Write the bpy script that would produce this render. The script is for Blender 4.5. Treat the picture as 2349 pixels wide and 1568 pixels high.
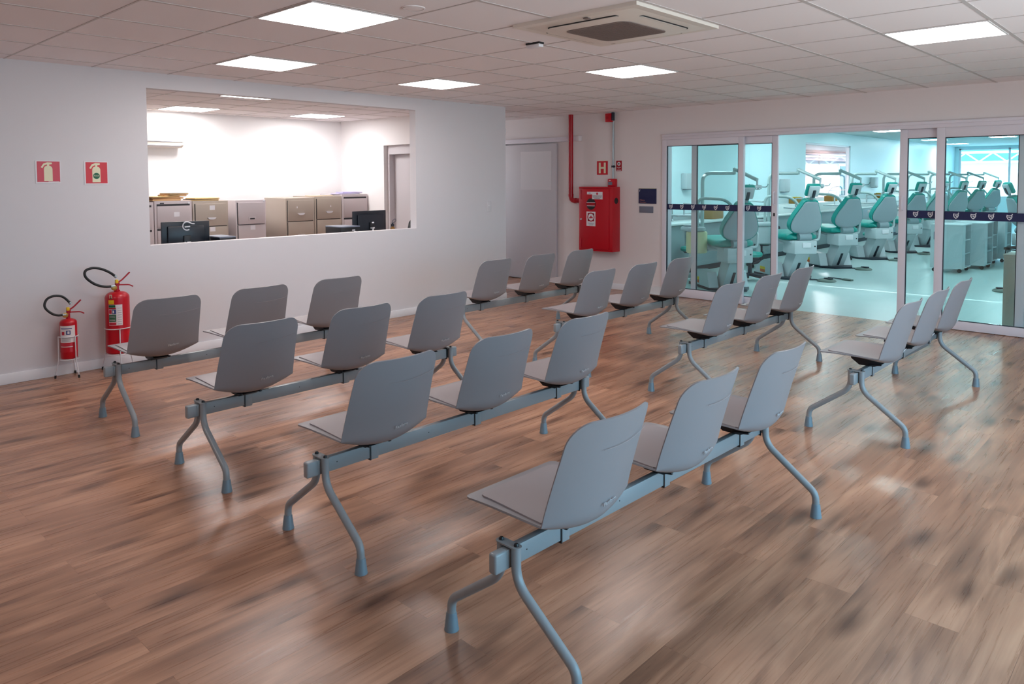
import bpy, bmesh, math, random
from mathutils import Vector, Matrix

# ------------------------------------------------------------------ clear
for o in list(bpy.data.objects):
    bpy.data.objects.remove(o, do_unlink=True)
SC = bpy.context.scene
COL = SC.collection
PI = math.pi
R = math.radians
random.seed(7)

# ------------------------------------------------------------------ camera
F_PX, CY_PX = 1720.13, 494.39
YAW, PITCH, ROLL = 0.7554, -0.0489, -0.0039
fw = Vector((-math.sin(YAW) * math.cos(PITCH), math.cos(YAW) * math.cos(PITCH), math.sin(PITCH)))
rt = Vector((math.cos(YAW), math.sin(YAW), 0.0))
up = rt.cross(fw)
r2 = rt * math.cos(ROLL) + up * math.sin(ROLL)
u2 = -rt * math.sin(ROLL) + up * math.cos(ROLL)
cam = bpy.data.cameras.new('camera')
cam.sensor_width = 36.0
cam.sensor_fit = 'HORIZONTAL'
cam.lens = F_PX * 36.0 / 2349.0
cam.shift_x = 0.0
cam.shift_y = -(784.0 - CY_PX) / 2349.0
cam.clip_start = 0.05
cam.clip_end = 200
cam_o = bpy.data.objects.new('camera', cam)
COL.objects.link(cam_o)
m = Matrix((r2, u2, -fw)).transposed().to_4x4()
m.translation = Vector((6.9178, -0.9559, 1.6026))
cam_o.matrix_world = m
SC.camera = cam_o

# ------------------------------------------------------------------ world, exposure
SC.view_settings.view_transform = 'Standard'
SC.view_settings.look = 'None'
SC.view_settings.gamma = 1.0
SC.view_settings.exposure = 0.2
SC.view_settings.use_curve_mapping = False
w = bpy.data.worlds.new('sky')
SC.world = w
w.use_nodes = True
bg = w.node_tree.nodes['Background']
wt = w.node_tree
tcw = wt.nodes.new('ShaderNodeTexCoord')
sxyz = wt.nodes.new('ShaderNodeSeparateXYZ')
wt.links.new(tcw.outputs['Generated'], sxyz.inputs[0])
wr = wt.nodes.new('ShaderNodeValToRGB')          # pale lower half added to brighten the ceiling; blue-white sky above the horizon
wr.color_ramp.elements[0].position = 0.47
wr.color_ramp.elements[0].color = (0.80, 0.93, 1.0, 1)
wr.color_ramp.elements[1].position = 0.53
wr.color_ramp.elements[1].color = (0.32, 0.72, 1.0, 1)
mr = wt.nodes.new('ShaderNodeMapRange')
mr.inputs['From Min'].default_value = -1.0
wt.links.new(sxyz.outputs['Z'], mr.inputs['Value'])
wt.links.new(mr.outputs[0], wr.inputs['Fac'])
wt.links.new(wr.outputs['Color'], bg.inputs['Color'])
bg.inputs['Strength'].default_value = 4.5
SC.cycles.use_denoising = True
SC.cycles.use_adaptive_sampling = True
SC.cycles.adaptive_threshold = 0.015
SC.cycles.max_bounces = 10
SC.cycles.diffuse_bounces = 6
SC.cycles.glossy_bounces = 4
SC.cycles.transparent_max_bounces = 16
SC.cycles.sample_clamp_indirect = 6.0
SC.cycles.caustics_reflective = False
SC.cycles.caustics_refractive = False

H = 2.556          # ceiling of the waiting room
YB = 7.945         # wall with the glass doors
XR = 8.3           # window wall to the right, outside the frame
YF = -4.2          # wall behind the viewer
HC = 2.70          # ceiling of the clinic
YE = 29.8          # far end of the clinic
XC = -0.05         # left wall of the clinic
LIGHT = 16.0        # radiance of a warm ceiling panel
LIGHT_CLINIC = 30.0
LIGHT_OFFICE = 25.0

def portal(name, loc, rot, sx, sy):
    l = bpy.data.lights.new(name, 'AREA')
    l.shape = 'RECTANGLE'
    l.size, l.size_y = sx, sy
    l.cycles.is_portal = True
    o = bpy.data.objects.new(name, l)
    o.location, o.rotation_euler = loc, rot
    COL.objects.link(o)
sun = bpy.data.lights.new('sun', 'SUN')          # lights the buildings outside; travels along the glazing, not into the rooms
sun.energy = 9.0
sun.angle = R(0.6)
sun_o = bpy.data.objects.new('sun', sun)
sun_o.rotation_euler = Vector((0.22, 0.62, -0.75)).to_track_quat('-Z', 'Y').to_euler()
sun_o.location = (3, 10, 12)
COL.objects.link(sun_o)
portal('daylight_portal', (XR + 0.12, 2.6, 1.2), (0, R(90), 0), 2.3, 5.2)
portal('daylight_portal', (3.9, YE + 0.12, 1.75), (R(-90), 0, 0), 7.6, 1.75)

# ------------------------------------------------------------------ materials
def srgb(r, g, b):
    def f(c):
        c /= 255.0
        return c / 12.92 if c <= 0.04045 else ((c + 0.055) / 1.055) ** 2.4
    return (f(r), f(g), f(b), 1.0)

def mat(name, col, rough=0.5, metal=0.0, bump=0.0, bscale=200.0, vary=0.0, vscale=3.0, spec=0.5):
    m = bpy.data.materials.new(name)
    m.use_nodes = True
    nt = m.node_tree
    b = nt.nodes['Principled BSDF']
    b.inputs['Base Color'].default_value = col
    b.inputs['Roughness'].default_value = rough
    b.inputs['Metallic'].default_value = metal
    b.inputs['Specular IOR Level'].default_value = spec
    tc = nt.nodes.new('ShaderNodeTexCoord')
    if vary > 0:
        n = nt.nodes.new('ShaderNodeTexNoise')
        n.inputs['Scale'].default_value = vscale
        n.inputs['Detail'].default_value = 4
        nt.links.new(tc.outputs['Object'], n.inputs['Vector'])
        hs = nt.nodes.new('ShaderNodeMix')
        hs.data_type = 'RGBA'
        hs.inputs[6].default_value = tuple(c * (1 - vary) for c in col[:3]) + (1,)
        hs.inputs[7].default_value = tuple(min(1, c * (1 + vary)) for c in col[:3]) + (1,)
        nt.links.new(n.outputs['Fac'], hs.inputs[0])
        nt.links.new(hs.outputs[2], b.inputs['Base Color'])
    if bump > 0:
        n2 = nt.nodes.new('ShaderNodeTexNoise')
        n2.inputs['Scale'].default_value = bscale
        n2.inputs['Detail'].default_value = 3
        nt.links.new(tc.outputs['Object'], n2.inputs['Vector'])
        bp = nt.nodes.new('ShaderNodeBump')
        bp.inputs['Strength'].default_value = bump
        bp.inputs['Distance'].default_value = 0.002
        nt.links.new(n2.outputs['Fac'], bp.inputs['Height'])
        nt.links.new(bp.outputs['Normal'], b.inputs['Normal'])
    return m

def emit(name, col, strength):
    m = bpy.data.materials.new(name)
    m.use_nodes = True
    nt = m.node_tree
    nt.nodes.remove(nt.nodes['Principled BSDF'])
    e = nt.nodes.new('ShaderNodeEmission')
    e.inputs['Color'].default_value = col
    e.inputs['Strength'].default_value = strength
    nt.links.new(e.outputs[0], nt.nodes['Material Output'].inputs['Surface'])
    return m

def glass(name, tint, refl=0.06):
    m = bpy.data.materials.new(name)
    m.use_nodes = True
    nt = m.node_tree
    nt.nodes.remove(nt.nodes['Principled BSDF'])
    t = nt.nodes.new('ShaderNodeBsdfTransparent')
    t.inputs['Color'].default_value = tint
    g = nt.nodes.new('ShaderNodeBsdfGlossy')
    g.inputs['Roughness'].default_value = 0.0
    ge = nt.nodes.new('ShaderNodeNewGeometry')
    dt = nt.nodes.new('ShaderNodeVectorMath'); dt.operation = 'DOT_PRODUCT'
    nt.links.new(ge.outputs['Incoming'], dt.inputs[0]); nt.links.new(ge.outputs['Normal'], dt.inputs[1])
    def mth(op, a, b=None):
        n = nt.nodes.new('ShaderNodeMath'); n.operation = op
        nt.links.new(a, n.inputs[0])
        if b is not None: n.inputs[1].default_value = b
        return n.outputs[0]
    ab = mth('ABSOLUTE', dt.outputs['Value'])
    sb = nt.nodes.new('ShaderNodeMath'); sb.operation = 'SUBTRACT'
    sb.inputs[0].default_value = 1.0; nt.links.new(ab, sb.inputs[1])
    fr = mth('MULTIPLY_ADD', mth('POWER', sb.outputs[0], 5.0), 0.96)
    fr.node.inputs[2].default_value = 0.035
    mx = nt.nodes.new('ShaderNodeMixShader')
    nt.links.new(fr, mx.inputs[0])
    nt.links.new(t.outputs[0], mx.inputs[1])
    nt.links.new(g.outputs[0], mx.inputs[2])
    nt.links.new(mx.outputs[0], nt.nodes['Material Output'].inputs['Surface'])
    return m

def wood_floor(name):
    m = bpy.data.materials.new(name)
    m.use_nodes = True
    nt = m.node_tree
    N, L = nt.nodes, nt.links
    b = N['Principled BSDF']
    geo = N.new('ShaderNodeNewGeometry')
    sep = N.new('ShaderNodeSeparateXYZ')
    L.new(geo.outputs['Position'], sep.inputs[0])
    com = N.new('ShaderNodeCombineXYZ')          # planks run along world Y
    L.new(sep.outputs['Y'], com.inputs['X'])
    L.new(sep.outputs['X'], com.inputs['Y'])
    br = N.new('ShaderNodeTexBrick')
    br.offset = 0.37
    br.offset_frequency = 2
    br.squash = 1.0
    br.inputs['Color1'].default_value = (0, 0, 0, 1)
    br.inputs['Color2'].default_value = (1, 1, 1, 1)
    br.inputs['Mortar'].default_value = (0.5, 0.5, 0.5, 1)
    br.inputs['Scale'].default_value = 1.0
    br.inputs['Mortar Size'].default_value = 0.0009
    br.inputs['Mortar Smooth'].default_value = 0.1
    br.inputs['Bias'].default_value = 0.0
    br.inputs['Brick Width'].default_value = 1.22
    br.inputs['Row Height'].default_value = 0.18
    L.new(com.outputs[0], br.inputs['Vector'])
    # offset grain per plank
    add = N.new('ShaderNodeVectorMath'); add.operation = 'ADD'
    sc = N.new('ShaderNodeVectorMath'); sc.operation = 'SCALE'
    sc.inputs['Scale'].default_value = 13.0
    L.new(br.outputs['Color'], sc.inputs[0])
    L.new(com.outputs[0], add.inputs[0])
    L.new(sc.outputs[0], add.inputs[1])
    def noise(sx, sy, detail, dist, rough=0.55):
        mp = N.new('ShaderNodeMapping')
        mp.inputs['Scale'].default_value = (sx, sy, 1)
        L.new(add.outputs[0], mp.inputs['Vector'])
        n = N.new('ShaderNodeTexNoise')
        n.inputs['Scale'].default_value = 1.0
        n.inputs['Detail'].default_value = detail
        n.inputs['Distortion'].default_value = dist
        n.inputs['Roughness'].default_value = rough
        L.new(mp.outputs[0], n.inputs['Vector'])
        return n
    n1 = noise(0.9, 6.0, 4, 1.2, 0.52)
    n2 = noise(1.7, 62.0, 6, 0.9, 0.6)
    n3 = noise(0.7, 2.2, 3, 0.6)
    n4 = noise(0.55, 3.6, 1, 0.3)
    rg = N.new('ShaderNodeMath'); rg.operation = 'MULTIPLY'     # growth rings as contour lines
    rg.inputs[1].default_value = 70.0
    L.new(n4.outputs['Fac'], rg.inputs[0])
    rs = N.new('ShaderNodeMath'); rs.operation = 'SINE'
    L.new(rg.outputs[0], rs.inputs[0])
    mixf = N.new('ShaderNodeMath'); mixf.operation = 'MULTIPLY_ADD'
    mixf.inputs[1].default_value = 0.26
    L.new(n2.outputs['Fac'], mixf.inputs[0])
    m0 = N.new('ShaderNodeMath'); m0.operation = 'MULTIPLY_ADD'
    m0.inputs[1].default_value = 0.74
    L.new(n1.outputs['Fac'], m0.inputs[0])
    mm = N.new('ShaderNodeMath'); mm.operation = 'MULTIPLY'
    mm.inputs[1].default_value = 0.022
    L.new(rs.outputs[0], mm.inputs[0])
    L.new(mm.outputs[0], m0.inputs[2])
    L.new(m0.outputs[0], mixf.inputs[2])
    cr = N.new('ShaderNodeValToRGB')
    e = cr.color_ramp.elements
    e[0].position = 0.30; e[0].color = srgb(112, 79, 62)
    e[1].position = 0.70; e[1].color = srgb(198, 152, 123)
    k = e.new(0.44); k.color = srgb(148, 107, 84)
    k = e.new(0.54); k.color = srgb(171, 127, 101)
    L.new(mixf.outputs[0], cr.inputs['Fac'])
    # knots
    mpk = N.new('ShaderNodeMapping')
    mpk.inputs['Scale'].default_value = (1.15, 3.6, 1)
    L.new(add.outputs[0], mpk.inputs['Vector'])
    nk = N.new('ShaderNodeTexNoise')
    nk.inputs['Scale'].default_value = 1.6
    L.new(mpk.outputs[0], nk.inputs['Vector'])
    mxv = N.new('ShaderNodeMix'); mxv.data_type = 'VECTOR'
    mxv.inputs[0].default_value = 0.12
    L.new(mpk.outputs[0], mxv.inputs[4]); L.new(nk.outputs['Color'], mxv.inputs[5])
    vo = N.new('ShaderNodeTexVoronoi')
    vo.voronoi_dimensions = '2D'
    vo.inputs['Scale'].default_value = 1.0
    L.new(mxv.outputs[1], vo.inputs['Vector'])
    kr = N.new('ShaderNodeValToRGB')
    kr.color_ramp.elements[0].position = 0.03; kr.color_ramp.elements[0].color = (0.30, 0.26, 0.25, 1)
    kr.color_ramp.elements[1].position = 0.16; kr.color_ramp.elements[1].color = (1, 1, 1, 1)
    L.new(vo.outputs['Distance'], kr.inputs['Fac'])
    mk = N.new('ShaderNodeMix'); mk.data_type = 'RGBA'; mk.blend_type = 'MULTIPLY'
    mk.inputs[0].default_value = 0.85
    L.new(cr.outputs['Color'], mk.inputs[6]); L.new(kr.outputs['Color'], mk.inputs[7])
    # plank to plank tone
    pr = N.new('ShaderNodeValToRGB')
    pr.color_ramp.elements[0].color = (0.94, 0.935, 0.93, 1)
    pr.color_ramp.elements[1].color = (1.05, 1.045, 1.04, 1)
    L.new(br.outputs['Color'], pr.inputs['Fac'])
    mp2 = N.new('ShaderNodeMix'); mp2.data_type = 'RGBA'; mp2.blend_type = 'MULTIPLY'
    mp2.inputs[0].default_value = 1.0
    L.new(mk.outputs[2], mp2.inputs[6]); L.new(pr.outputs['Color'], mp2.inputs[7])
    br3 = N.new('ShaderNodeValToRGB')
    br3.color_ramp.elements[0].position = 0.3; br3.color_ramp.elements[0].color = (0.88, 0.875, 0.87, 1)
    br3.color_ramp.elements[1].position = 0.7; br3.color_ramp.elements[1].color = (1.08, 1.075, 1.07, 1)
    L.new(n3.outputs['Fac'], br3.inputs['Fac'])
    mp3 = N.new('ShaderNodeMix'); mp3.data_type = 'RGBA'; mp3.blend_type = 'MULTIPLY'
    mp3.inputs[0].default_value = 1.0
    L.new(mp2.outputs[2], mp3.inputs[6]); L.new(br3.outputs['Color'], mp3.inputs[7])
    seam = N.new('ShaderNodeMix'); seam.data_type = 'RGBA'; seam.blend_type = 'MULTIPLY'
    L.new(br.outputs['Fac'], seam.inputs[0])
    L.new(mp3.outputs[2], seam.inputs[6]); seam.inputs[7].default_value = (0.72, 0.69, 0.67, 1)
    L.new(seam.outputs[2], b.inputs['Base Color'])
    rr = N.new('ShaderNodeMapRange')
    rr.inputs['To Min'].default_value = 0.20
    rr.inputs['To Max'].default_value = 0.38
    L.new(n2.outputs['Fac'], rr.inputs['Value'])
    L.new(rr.outputs[0], b.inputs['Roughness'])
    b.inputs['Specular IOR Level'].default_value = 0.45
    bp = N.new('ShaderNodeBump')
    bp.inputs['Strength'].default_value = 0.08
    bp.inputs['Distance'].default_value = 0.001
    L.new(n2.outputs['Fac'], bp.inputs['Height'])
    L.new(bp.outputs['Normal'], b.inputs['Normal'])
    return m

def roof_tiles(name):
    m = mat(name, srgb(205, 165, 160), 0.8)
    nt = m.node_tree
    b = nt.nodes['Principled BSDF']
    tc = nt.nodes.new('ShaderNodeTexCoord')
    wv = nt.nodes.new('ShaderNodeTexBrick')
    wv.inputs['Color1'].default_value = srgb(214, 170, 165)
    wv.inputs['Color2'].default_value = srgb(232, 200, 196)
    wv.inputs['Mortar'].default_value = srgb(170, 130, 128)
    wv.inputs['Scale'].default_value = 4.0
    mp = nt.nodes.new('ShaderNodeMapping')
    mp.inputs['Rotation'].default_value = (R(90), 0, R(90))
    nt.links.new(tc.outputs['Object'], mp.inputs['Vector'])
    nt.links.new(mp.outputs[0], wv.inputs['Vector'])
    nt.links.new(wv.outputs['Color'], b.inputs['Base Color'])
    return m

M = {}
M['floor'] = wood_floor('wood_vinyl_planks')
M['wall'] = mat('white_wall_paint', srgb(214, 212, 216), 0.75, bump=0.05, bscale=120)
M['wall_warm'] = mat('warm_white_wall_paint', srgb(226, 218, 217), 0.75, bump=0.05, bscale=120)
M['skirting'] = mat('white_skirting', srgb(232, 232, 236), 0.45)
M['tile'] = mat('ceiling_tile', srgb(240, 235, 236), 0.9, bump=0.15, bscale=300)
M['tbar'] = mat('ceiling_bar', srgb(196, 188, 186), 0.5)
M['panel'] = emit('light_panel_warm', (1.0, 0.925, 0.90, 1), LIGHT)
M['panel_office'] = emit('light_panel_office', (1.0, 0.97, 0.965, 1), LIGHT_OFFICE)
M['panel_passage'] = emit('light_panel_passage', (1.0, 0.93, 0.95, 1), 85.0)
M['panel_clinic'] = emit('light_panel_clinic', (0.74, 0.97, 1.0, 1), LIGHT_CLINIC)
M['panel_frame'] = mat('light_frame_white', srgb(225, 222, 222), 0.4)
M['office_wall'] = mat('office_wall_paint', srgb(238, 236, 236), 0.8, bump=0.05, bscale=120)
M['office_floor'] = mat('office_floor_beige', srgb(180, 165, 150), 0.5)
M['clinic_wall'] = mat('clinic_wall_gloss_paint', srgb(214, 234, 238), 0.35)
M['clinic_floor'] = mat('clinic_floor_pale', srgb(178, 198, 198), 0.28, vary=0.06)
M['clinic_ceiling'] = mat('clinic_ceiling', srgb(200, 214, 216), 0.8)
M['pink_wall'] = mat('pink_white_wall', srgb(225, 208, 212), 0.8)
M['alu'] = mat('white_aluminium', srgb(222, 217, 225), 0.32)
M['gasket'] = mat('dark_gasket', srgb(38, 44, 56), 0.5)
M['glass'] = glass('door_glass', (0.93, 0.985, 0.985, 1))
M['winglass'] = glass('window_glass', (0.93, 0.98, 0.98, 1))
M['navy'] = mat('navy_film', srgb(14, 26, 74), 0.45)
M['plastic'] = mat('grey_seat_plastic', srgb(139, 137, 141), 0.42, bump=0.06, bscale=500)
M['pad'] = mat('grey_seat_pad', srgb(150, 143, 146), 0.5, bump=0.06, bscale=500)
M['steel'] = mat('grey_painted_steel', srgb(141, 147, 151), 0.3)
M['foot'] = mat('grey_foot_plastic', srgb(116, 131, 141), 0.4)
M['black'] = mat('black_plastic', srgb(18, 20, 26), 0.4)
M['lettergrey'] = mat('pale_lettering', srgb(196, 196, 200), 0.5)
M['red'] = mat('red_enamel', srgb(190, 0, 28), 0.3)
M['redpipe'] = mat('red_pipe_enamel', srgb(165, 0, 24), 0.28)
M['redsign'] = mat('red_sign', srgb(200, 8, 34), 0.4)
M['redfaded'] = mat('faded_red_sign', srgb(196, 44, 66), 0.4)
M['cream'] = mat('cream_sign', srgb(226, 222, 190), 0.5)
M['white'] = mat('white_label', srgb(226, 224, 228), 0.5)
M['green'] = mat('green_label', srgb(0, 92, 60), 0.5)
M['blue'] = mat('blue_label', srgb(24, 58, 132), 0.5)
M['yellow'] = mat('yellow_label', srgb(232, 196, 30), 0.45)
M['rubber'] = mat('black_rubber', srgb(22, 24, 26), 0.5)
M['wire'] = mat('white_wire', srgb(214, 214, 220), 0.35)
M['brass'] = mat('brass', srgb(190, 150, 80), 0.35, metal=0.8)
M['chrome'] = mat('chrome', srgb(200, 205, 208), 0.15, metal=1.0)
M['galv'] = mat('galvanised_conduit', srgb(170, 180, 184), 0.35, metal=0.5)
M['plaquegrey'] = mat('grey_plaque', srgb(112, 118, 134), 0.5)
M['orange'] = mat('orange_lettering', srgb(190, 120, 100), 0.5)
M['cabgrey'] = mat('grey_steel_cabinet', srgb(190, 180, 182), 0.45, vary=0.04)
M['cabbeige'] = mat('beige_steel_cabinet', srgb(172, 160, 148), 0.45, vary=0.05)
M['gap'] = mat('dark_gap', srgb(50, 48, 52), 0.7)
M['paperbrown'] = mat('brown_folder', srgb(190, 130, 92), 0.7, vary=0.15, vscale=20)
M['paperdark'] = mat('dark_folder', srgb(58, 46, 44), 0.7)
M['paperyellow'] = mat('manila_folder', srgb(216, 184, 128), 0.7, vary=0.1, vscale=20)
M['lilac'] = mat('lilac_folder', srgb(140, 128, 190), 0.6)
M['screen'] = mat('black_monitor_plastic', srgb(24, 30, 40), 0.35)
M['acwhite'] = mat('air_conditioner_white', srgb(226, 218, 208), 0.4)
M['acgrille'] = mat('air_conditioner_grille', srgb(128, 116, 112), 0.6)
M['dark'] = mat('dark_slot', srgb(22, 22, 24), 0.6)
M['teal'] = mat('teal_upholstery', srgb(0, 146, 136), 0.4)
M['dental'] = mat('dental_white', srgb(190, 198, 202), 0.4)
M['dentalgrey'] = mat('dental_grey', srgb(140, 156, 162), 0.45)
M["dentalshell"] = mat("dental_shell_grey", srgb(158, 168, 175), 0.4)
M['tube'] = mat('dental_tube_grey', srgb(168, 186, 186), 0.3)
M['canister'] = mat('cream_canister', srgb(216, 206, 160), 0.35)
M['amber'] = mat('amber_box', srgb(150, 108, 44), 0.6)
M['counter'] = mat('grey_counter', srgb(128, 144, 148), 0.4)
M['countertop'] = mat('pale_countertop', srgb(206, 214, 214), 0.35)
M['beigebox'] = mat('beige_cabinet', srgb(196, 192, 182), 0.5)
M['orangesticker'] = mat('orange_sticker', srgb(206, 92, 40), 0.5)
M['pedal'] = mat('pedal_grey', srgb(96, 110, 104), 0.5)
M['bluepane'] = mat('dark_blue_pane', srgb(60, 104, 124), 0.2)
M['tiles'] = roof_tiles('terracotta_roof_tiles')
M['door'] = mat('white_door_leaf', srgb(200, 196, 200), 0.45)
M['doorpatch'] = mat('pale_door_patch', srgb(208, 204, 207), 0.3)
M['roofblue'] = mat('blue_grey_roof_sheet', srgb(70, 112, 128), 0.6)
M['truss'] = mat('white_truss', srgb(235, 240, 240), 0.5)
M['building'] = mat('white_render', srgb(236, 238, 238), 0.8)

# ------------------------------------------------------------------ mesh builder
class MB:
    def __init__(self):
        self.bm = bmesh.new()
    def _mark(self, faces, mi):
        for f in faces:
            f.material_index = mi
    def box(self, c, s, bev=0.0, mi=0, rot=None, seg=2):
        mtx = Matrix.Translation(Vector(c))
        if rot is not None:
            mtx = mtx @ rot.to_4x4()
        mtx = mtx @ Matrix.Diagonal((s[0], s[1], s[2], 1))
        r = bmesh.ops.create_cube(self.bm, size=1.0, matrix=mtx)
        vs = r['verts']
        fs = {f for v in vs for f in v.link_faces}
        self._mark(fs, mi)
        if bev > 0:
            es = list({e for v in vs for e in v.link_edges})
            rb = bmesh.ops.bevel(self.bm, geom=es, offset=min(bev, min(s) * 0.49), segments=seg, profile=0.5, affect='EDGES')
            self._mark(rb['faces'], mi)
        return self
    def b2(self, x0, x1, y0, y1, z0, z1, bev=0.0, mi=0, seg=2):
        return self.box(((x0 + x1) / 2, (y0 + y1) / 2, (z0 + z1) / 2), (abs(x1 - x0), abs(y1 - y0), abs(z1 - z0)), bev, mi, None, seg)
    def tube(self, pts, r, n=12, mi=0, cap=True, closed=False):
        pts = [Vector(p) for p in pts]
        k = len(pts)
        rs = r if isinstance(r, (list, tuple)) else [r] * k
        rings = []
        nrm = None
        for i, p in enumerate(pts):
            if closed:
                t = (pts[(i + 1) % k] - pts[i - 1]).normalized()
            elif i == 0:
                t = (pts[1] - pts[0]).normalized()
            elif i == k - 1:
                t = (pts[-1] - pts[-2]).normalized()
            else:
                t = ((pts[i + 1] - p).normalized() + (p - pts[i - 1]).normalized()).normalized()
            if nrm is None:
                a = Vector((0, 0, 1)) if abs(t.z) < 0.9 else Vector((1, 0, 0))
                nrm = (a - t * a.dot(t)).normalized()
            else:
                nrm = (nrm - t * nrm.dot(t))
                nrm = nrm.normalized() if nrm.length > 1e-6 else t.orthogonal().normalized()
            bn = t.cross(nrm)
            rings.append([self.bm.verts.new(p + (nrm * math.cos(2 * PI * j / n) + bn * math.sin(2 * PI * j / n)) * rs[i]) for j in range(n)])
        m = k if closed else k - 1
        for i in range(m):
            A, B = rings[i], rings[(i + 1) % k]
            for j in range(n):
                f = self.bm.faces.new((A[j], A[(j + 1) % n], B[(j + 1) % n], B[j]))
                f.material_index = mi
        if cap and not closed:
            f = self.bm.faces.new(list(reversed(rings[0]))); f.material_index = mi
            f = self.bm.faces.new(rings[-1]); f.material_index = mi
        return self
    def lathe(self, prof, c=(0, 0, 0), n=24, mi=0, mtx=None):
        """prof: (radius, z) bottom to top"""
        mtx = mtx or Matrix.Identity(4)
        c = Vector(c)
        rings = []
        for (r, z) in prof:
            if r < 1e-6:
                rings.append([self.bm.verts.new(c + (mtx @ Vector((0, 0, z))))])
            else:
                rings.append([self.bm.verts.new(c + (mtx @ Vector((r * math.cos(2 * PI * j / n), r * math.sin(2 * PI * j / n), z)))) for j in range(n)])
        for A, B in zip(rings, rings[1:]):
            for j in range(n):
                q = (j + 1) % n
                if len(A) == 1 and len(B) == 1:
                    continue
                if len(A) == 1:
                    f = self.bm.faces.new((A[0], B[q], B[j]))
                elif len(B) == 1:
                    f = self.bm.faces.new((A[j], A[q], B[0]))
                else:
                    f = self.bm.faces.new((A[j], A[q], B[q], B[j]))
                f.material_index = mi
        if len(rings[0]) > 1:
            f = self.bm.faces.new(list(reversed(rings[0]))); f.material_index = mi
        if len(rings[-1]) > 1:
            f = self.bm.faces.new(rings[-1]); f.material_index = mi
        return self
    def prism(self, poly, axis, d0, d1, mi=0):
        """poly of (a,b); axis x: (y,z), y: (x,z), z: (x,y)"""
        def P(a, b, d):
            return {'x': (d, a, b), 'y': (a, d, b), 'z': (a, b, d)}[axis]
        A = [self.bm.verts.new(P(a, b, d0)) for a, b in poly]
        B = [self.bm.verts.new(P(a, b, d1)) for a, b in poly]
        n = len(poly)
        fs = [self.bm.faces.new(A), self.bm.faces.new(B)]
        for i in range(n):
            fs.append(self.bm.faces.new((A[i], A[(i + 1) % n], B[(i + 1) % n], B[i])))
        self._mark(fs, mi)
        bmesh.ops.recalc_face_normals(self.bm, faces=fs)
        return self
    def shell(self, P, th, mi=0):
        """grid P[row][col] of Vectors, thickened along the negative normal"""
        nr, nc = len(P), len(P[0])
        def nv(i, j):
            a = P[min(i + 1, nr - 1)][j] - P[max(i - 1, 0)][j]
            b = P[i][min(j + 1, nc - 1)] - P[i][max(j - 1, 0)]
            v = a.cross(b)
            return v.normalized() if v.length > 1e-9 else Vector((0, 0, 1))
        T = [[self.bm.verts.new(P[i][j]) for j in range(nc)] for i in range(nr)]
        Bt = [[self.bm.verts.new(P[i][j] - nv(i, j) * th) for j in range(nc)] for i in range(nr)]
        fs = []
        for i in range(nr - 1):
            for j in range(nc - 1):
                fs.append(self.bm.faces.new((T[i][j], T[i + 1][j], T[i + 1][j + 1], T[i][j + 1])))
                fs.append(self.bm.faces.new((Bt[i][j], Bt[i][j + 1], Bt[i + 1][j + 1], Bt[i + 1][j])))
        for i in range(nr - 1):
            for j in (0, nc - 1):
                fs.append(self.bm.faces.new((T[i][j], T[i + 1][j], Bt[i + 1][j], Bt[i][j])))
        for j in range(nc - 1):
            for i in (0, nr - 1):
                fs.append(self.bm.faces.new((T[i][j], T[i][j + 1], Bt[i][j + 1], Bt[i][j])))
        self._mark(fs, mi)
        bmesh.ops.recalc_face_normals(self.bm, faces=fs)
        return self
    def quad(self, a, b, c, d, mi=0):
        f = self.bm.faces.new([self.bm.verts.new(v) for v in (a, b, c, d)])
        f.material_index = mi
        return self
    def build(self, name, mats, parent=None, sharp=35.0):
        me = bpy.data.meshes.new(name)
        self.bm.normal_update()
        self.bm.to_mesh(me)
        self.bm.free()
        for x in (mats if isinstance(mats, (list, tuple)) else [mats]):
            me.materials.append(x)
        me.shade_smooth()
        me.set_sharp_from_angle(angle=R(sharp))
        o = bpy.data.objects.new(name, me)
        COL.objects.link(o)
        if parent is not None:
            o.parent = parent
        return o

def tag(o, label, cat, group=None):
    o['label'] = label
    o['category'] = cat
    if group:
        o['group'] = group
    return o
def thing(name, label, cat, loc=(0, 0, 0), rz=0.0, group=None):
    o = bpy.data.objects.new(name, None)
    o.empty_display_size = 0.1
    COL.objects.link(o)
    o.location = loc
    o.rotation_euler = (0, 0, rz)
    return tag(o, label, cat, group)
def struct(mb, name, mats, parent=None):
    o = mb.build(name, mats, parent)
    if parent is None:
        o['kind'] = 'structure'
    return o
def copy_tree(o, parent=None):
    c = o.copy()
    COL.objects.link(c)
    if parent is not None:
        c.parent = parent
    for ch in list(KIDS.get(o.name, ())) or list(o.children):
        copy_tree(ch, c)
    return c
KIDS = {}
def place(o, loc, rz=None, label=None, group=None):
    o.location = loc
    if rz is not None:
        o.rotation_euler = (0, 0, rz)
    if label:
        o['label'] = label
    if group:
        o['group'] = group
    return o
def text(name, body, size, mt, parent, loc, rot, align='LEFT', ext=0.0006, mtx=None, xscale=1.0):
    cu = bpy.data.curves.new(name, 'FONT')
    cu.body = body
    cu.size = size
    cu.extrude = ext
    cu.align_x = align
    cu.align_y = 'CENTER'
    cu.resolution_u = 2
    t = bpy.data.objects.new(name + '_curve', cu)
    COL.objects.link(t)
    bpy.context.view_layer.update()
    me = bpy.data.meshes.new_from_object(t.evaluated_get(bpy.context.evaluated_depsgraph_get()))
    bpy.data.objects.remove(t, do_unlink=True)
    bpy.data.curves.remove(cu)
    me.name = name
    me.materials.clear()
    me.materials.append(mt)
    if xscale != 1.0:
        me.transform(Matrix.Diagonal((xscale, 1, 1, 1)))
    o = bpy.data.objects.new(name, me)
    COL.objects.link(o)
    if parent is not None:
        o.parent = parent
    if mtx is not None:
        o.matrix_local = mtx
    else:
        o.location = loc
        o.rotation_euler = rot
    return o
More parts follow.
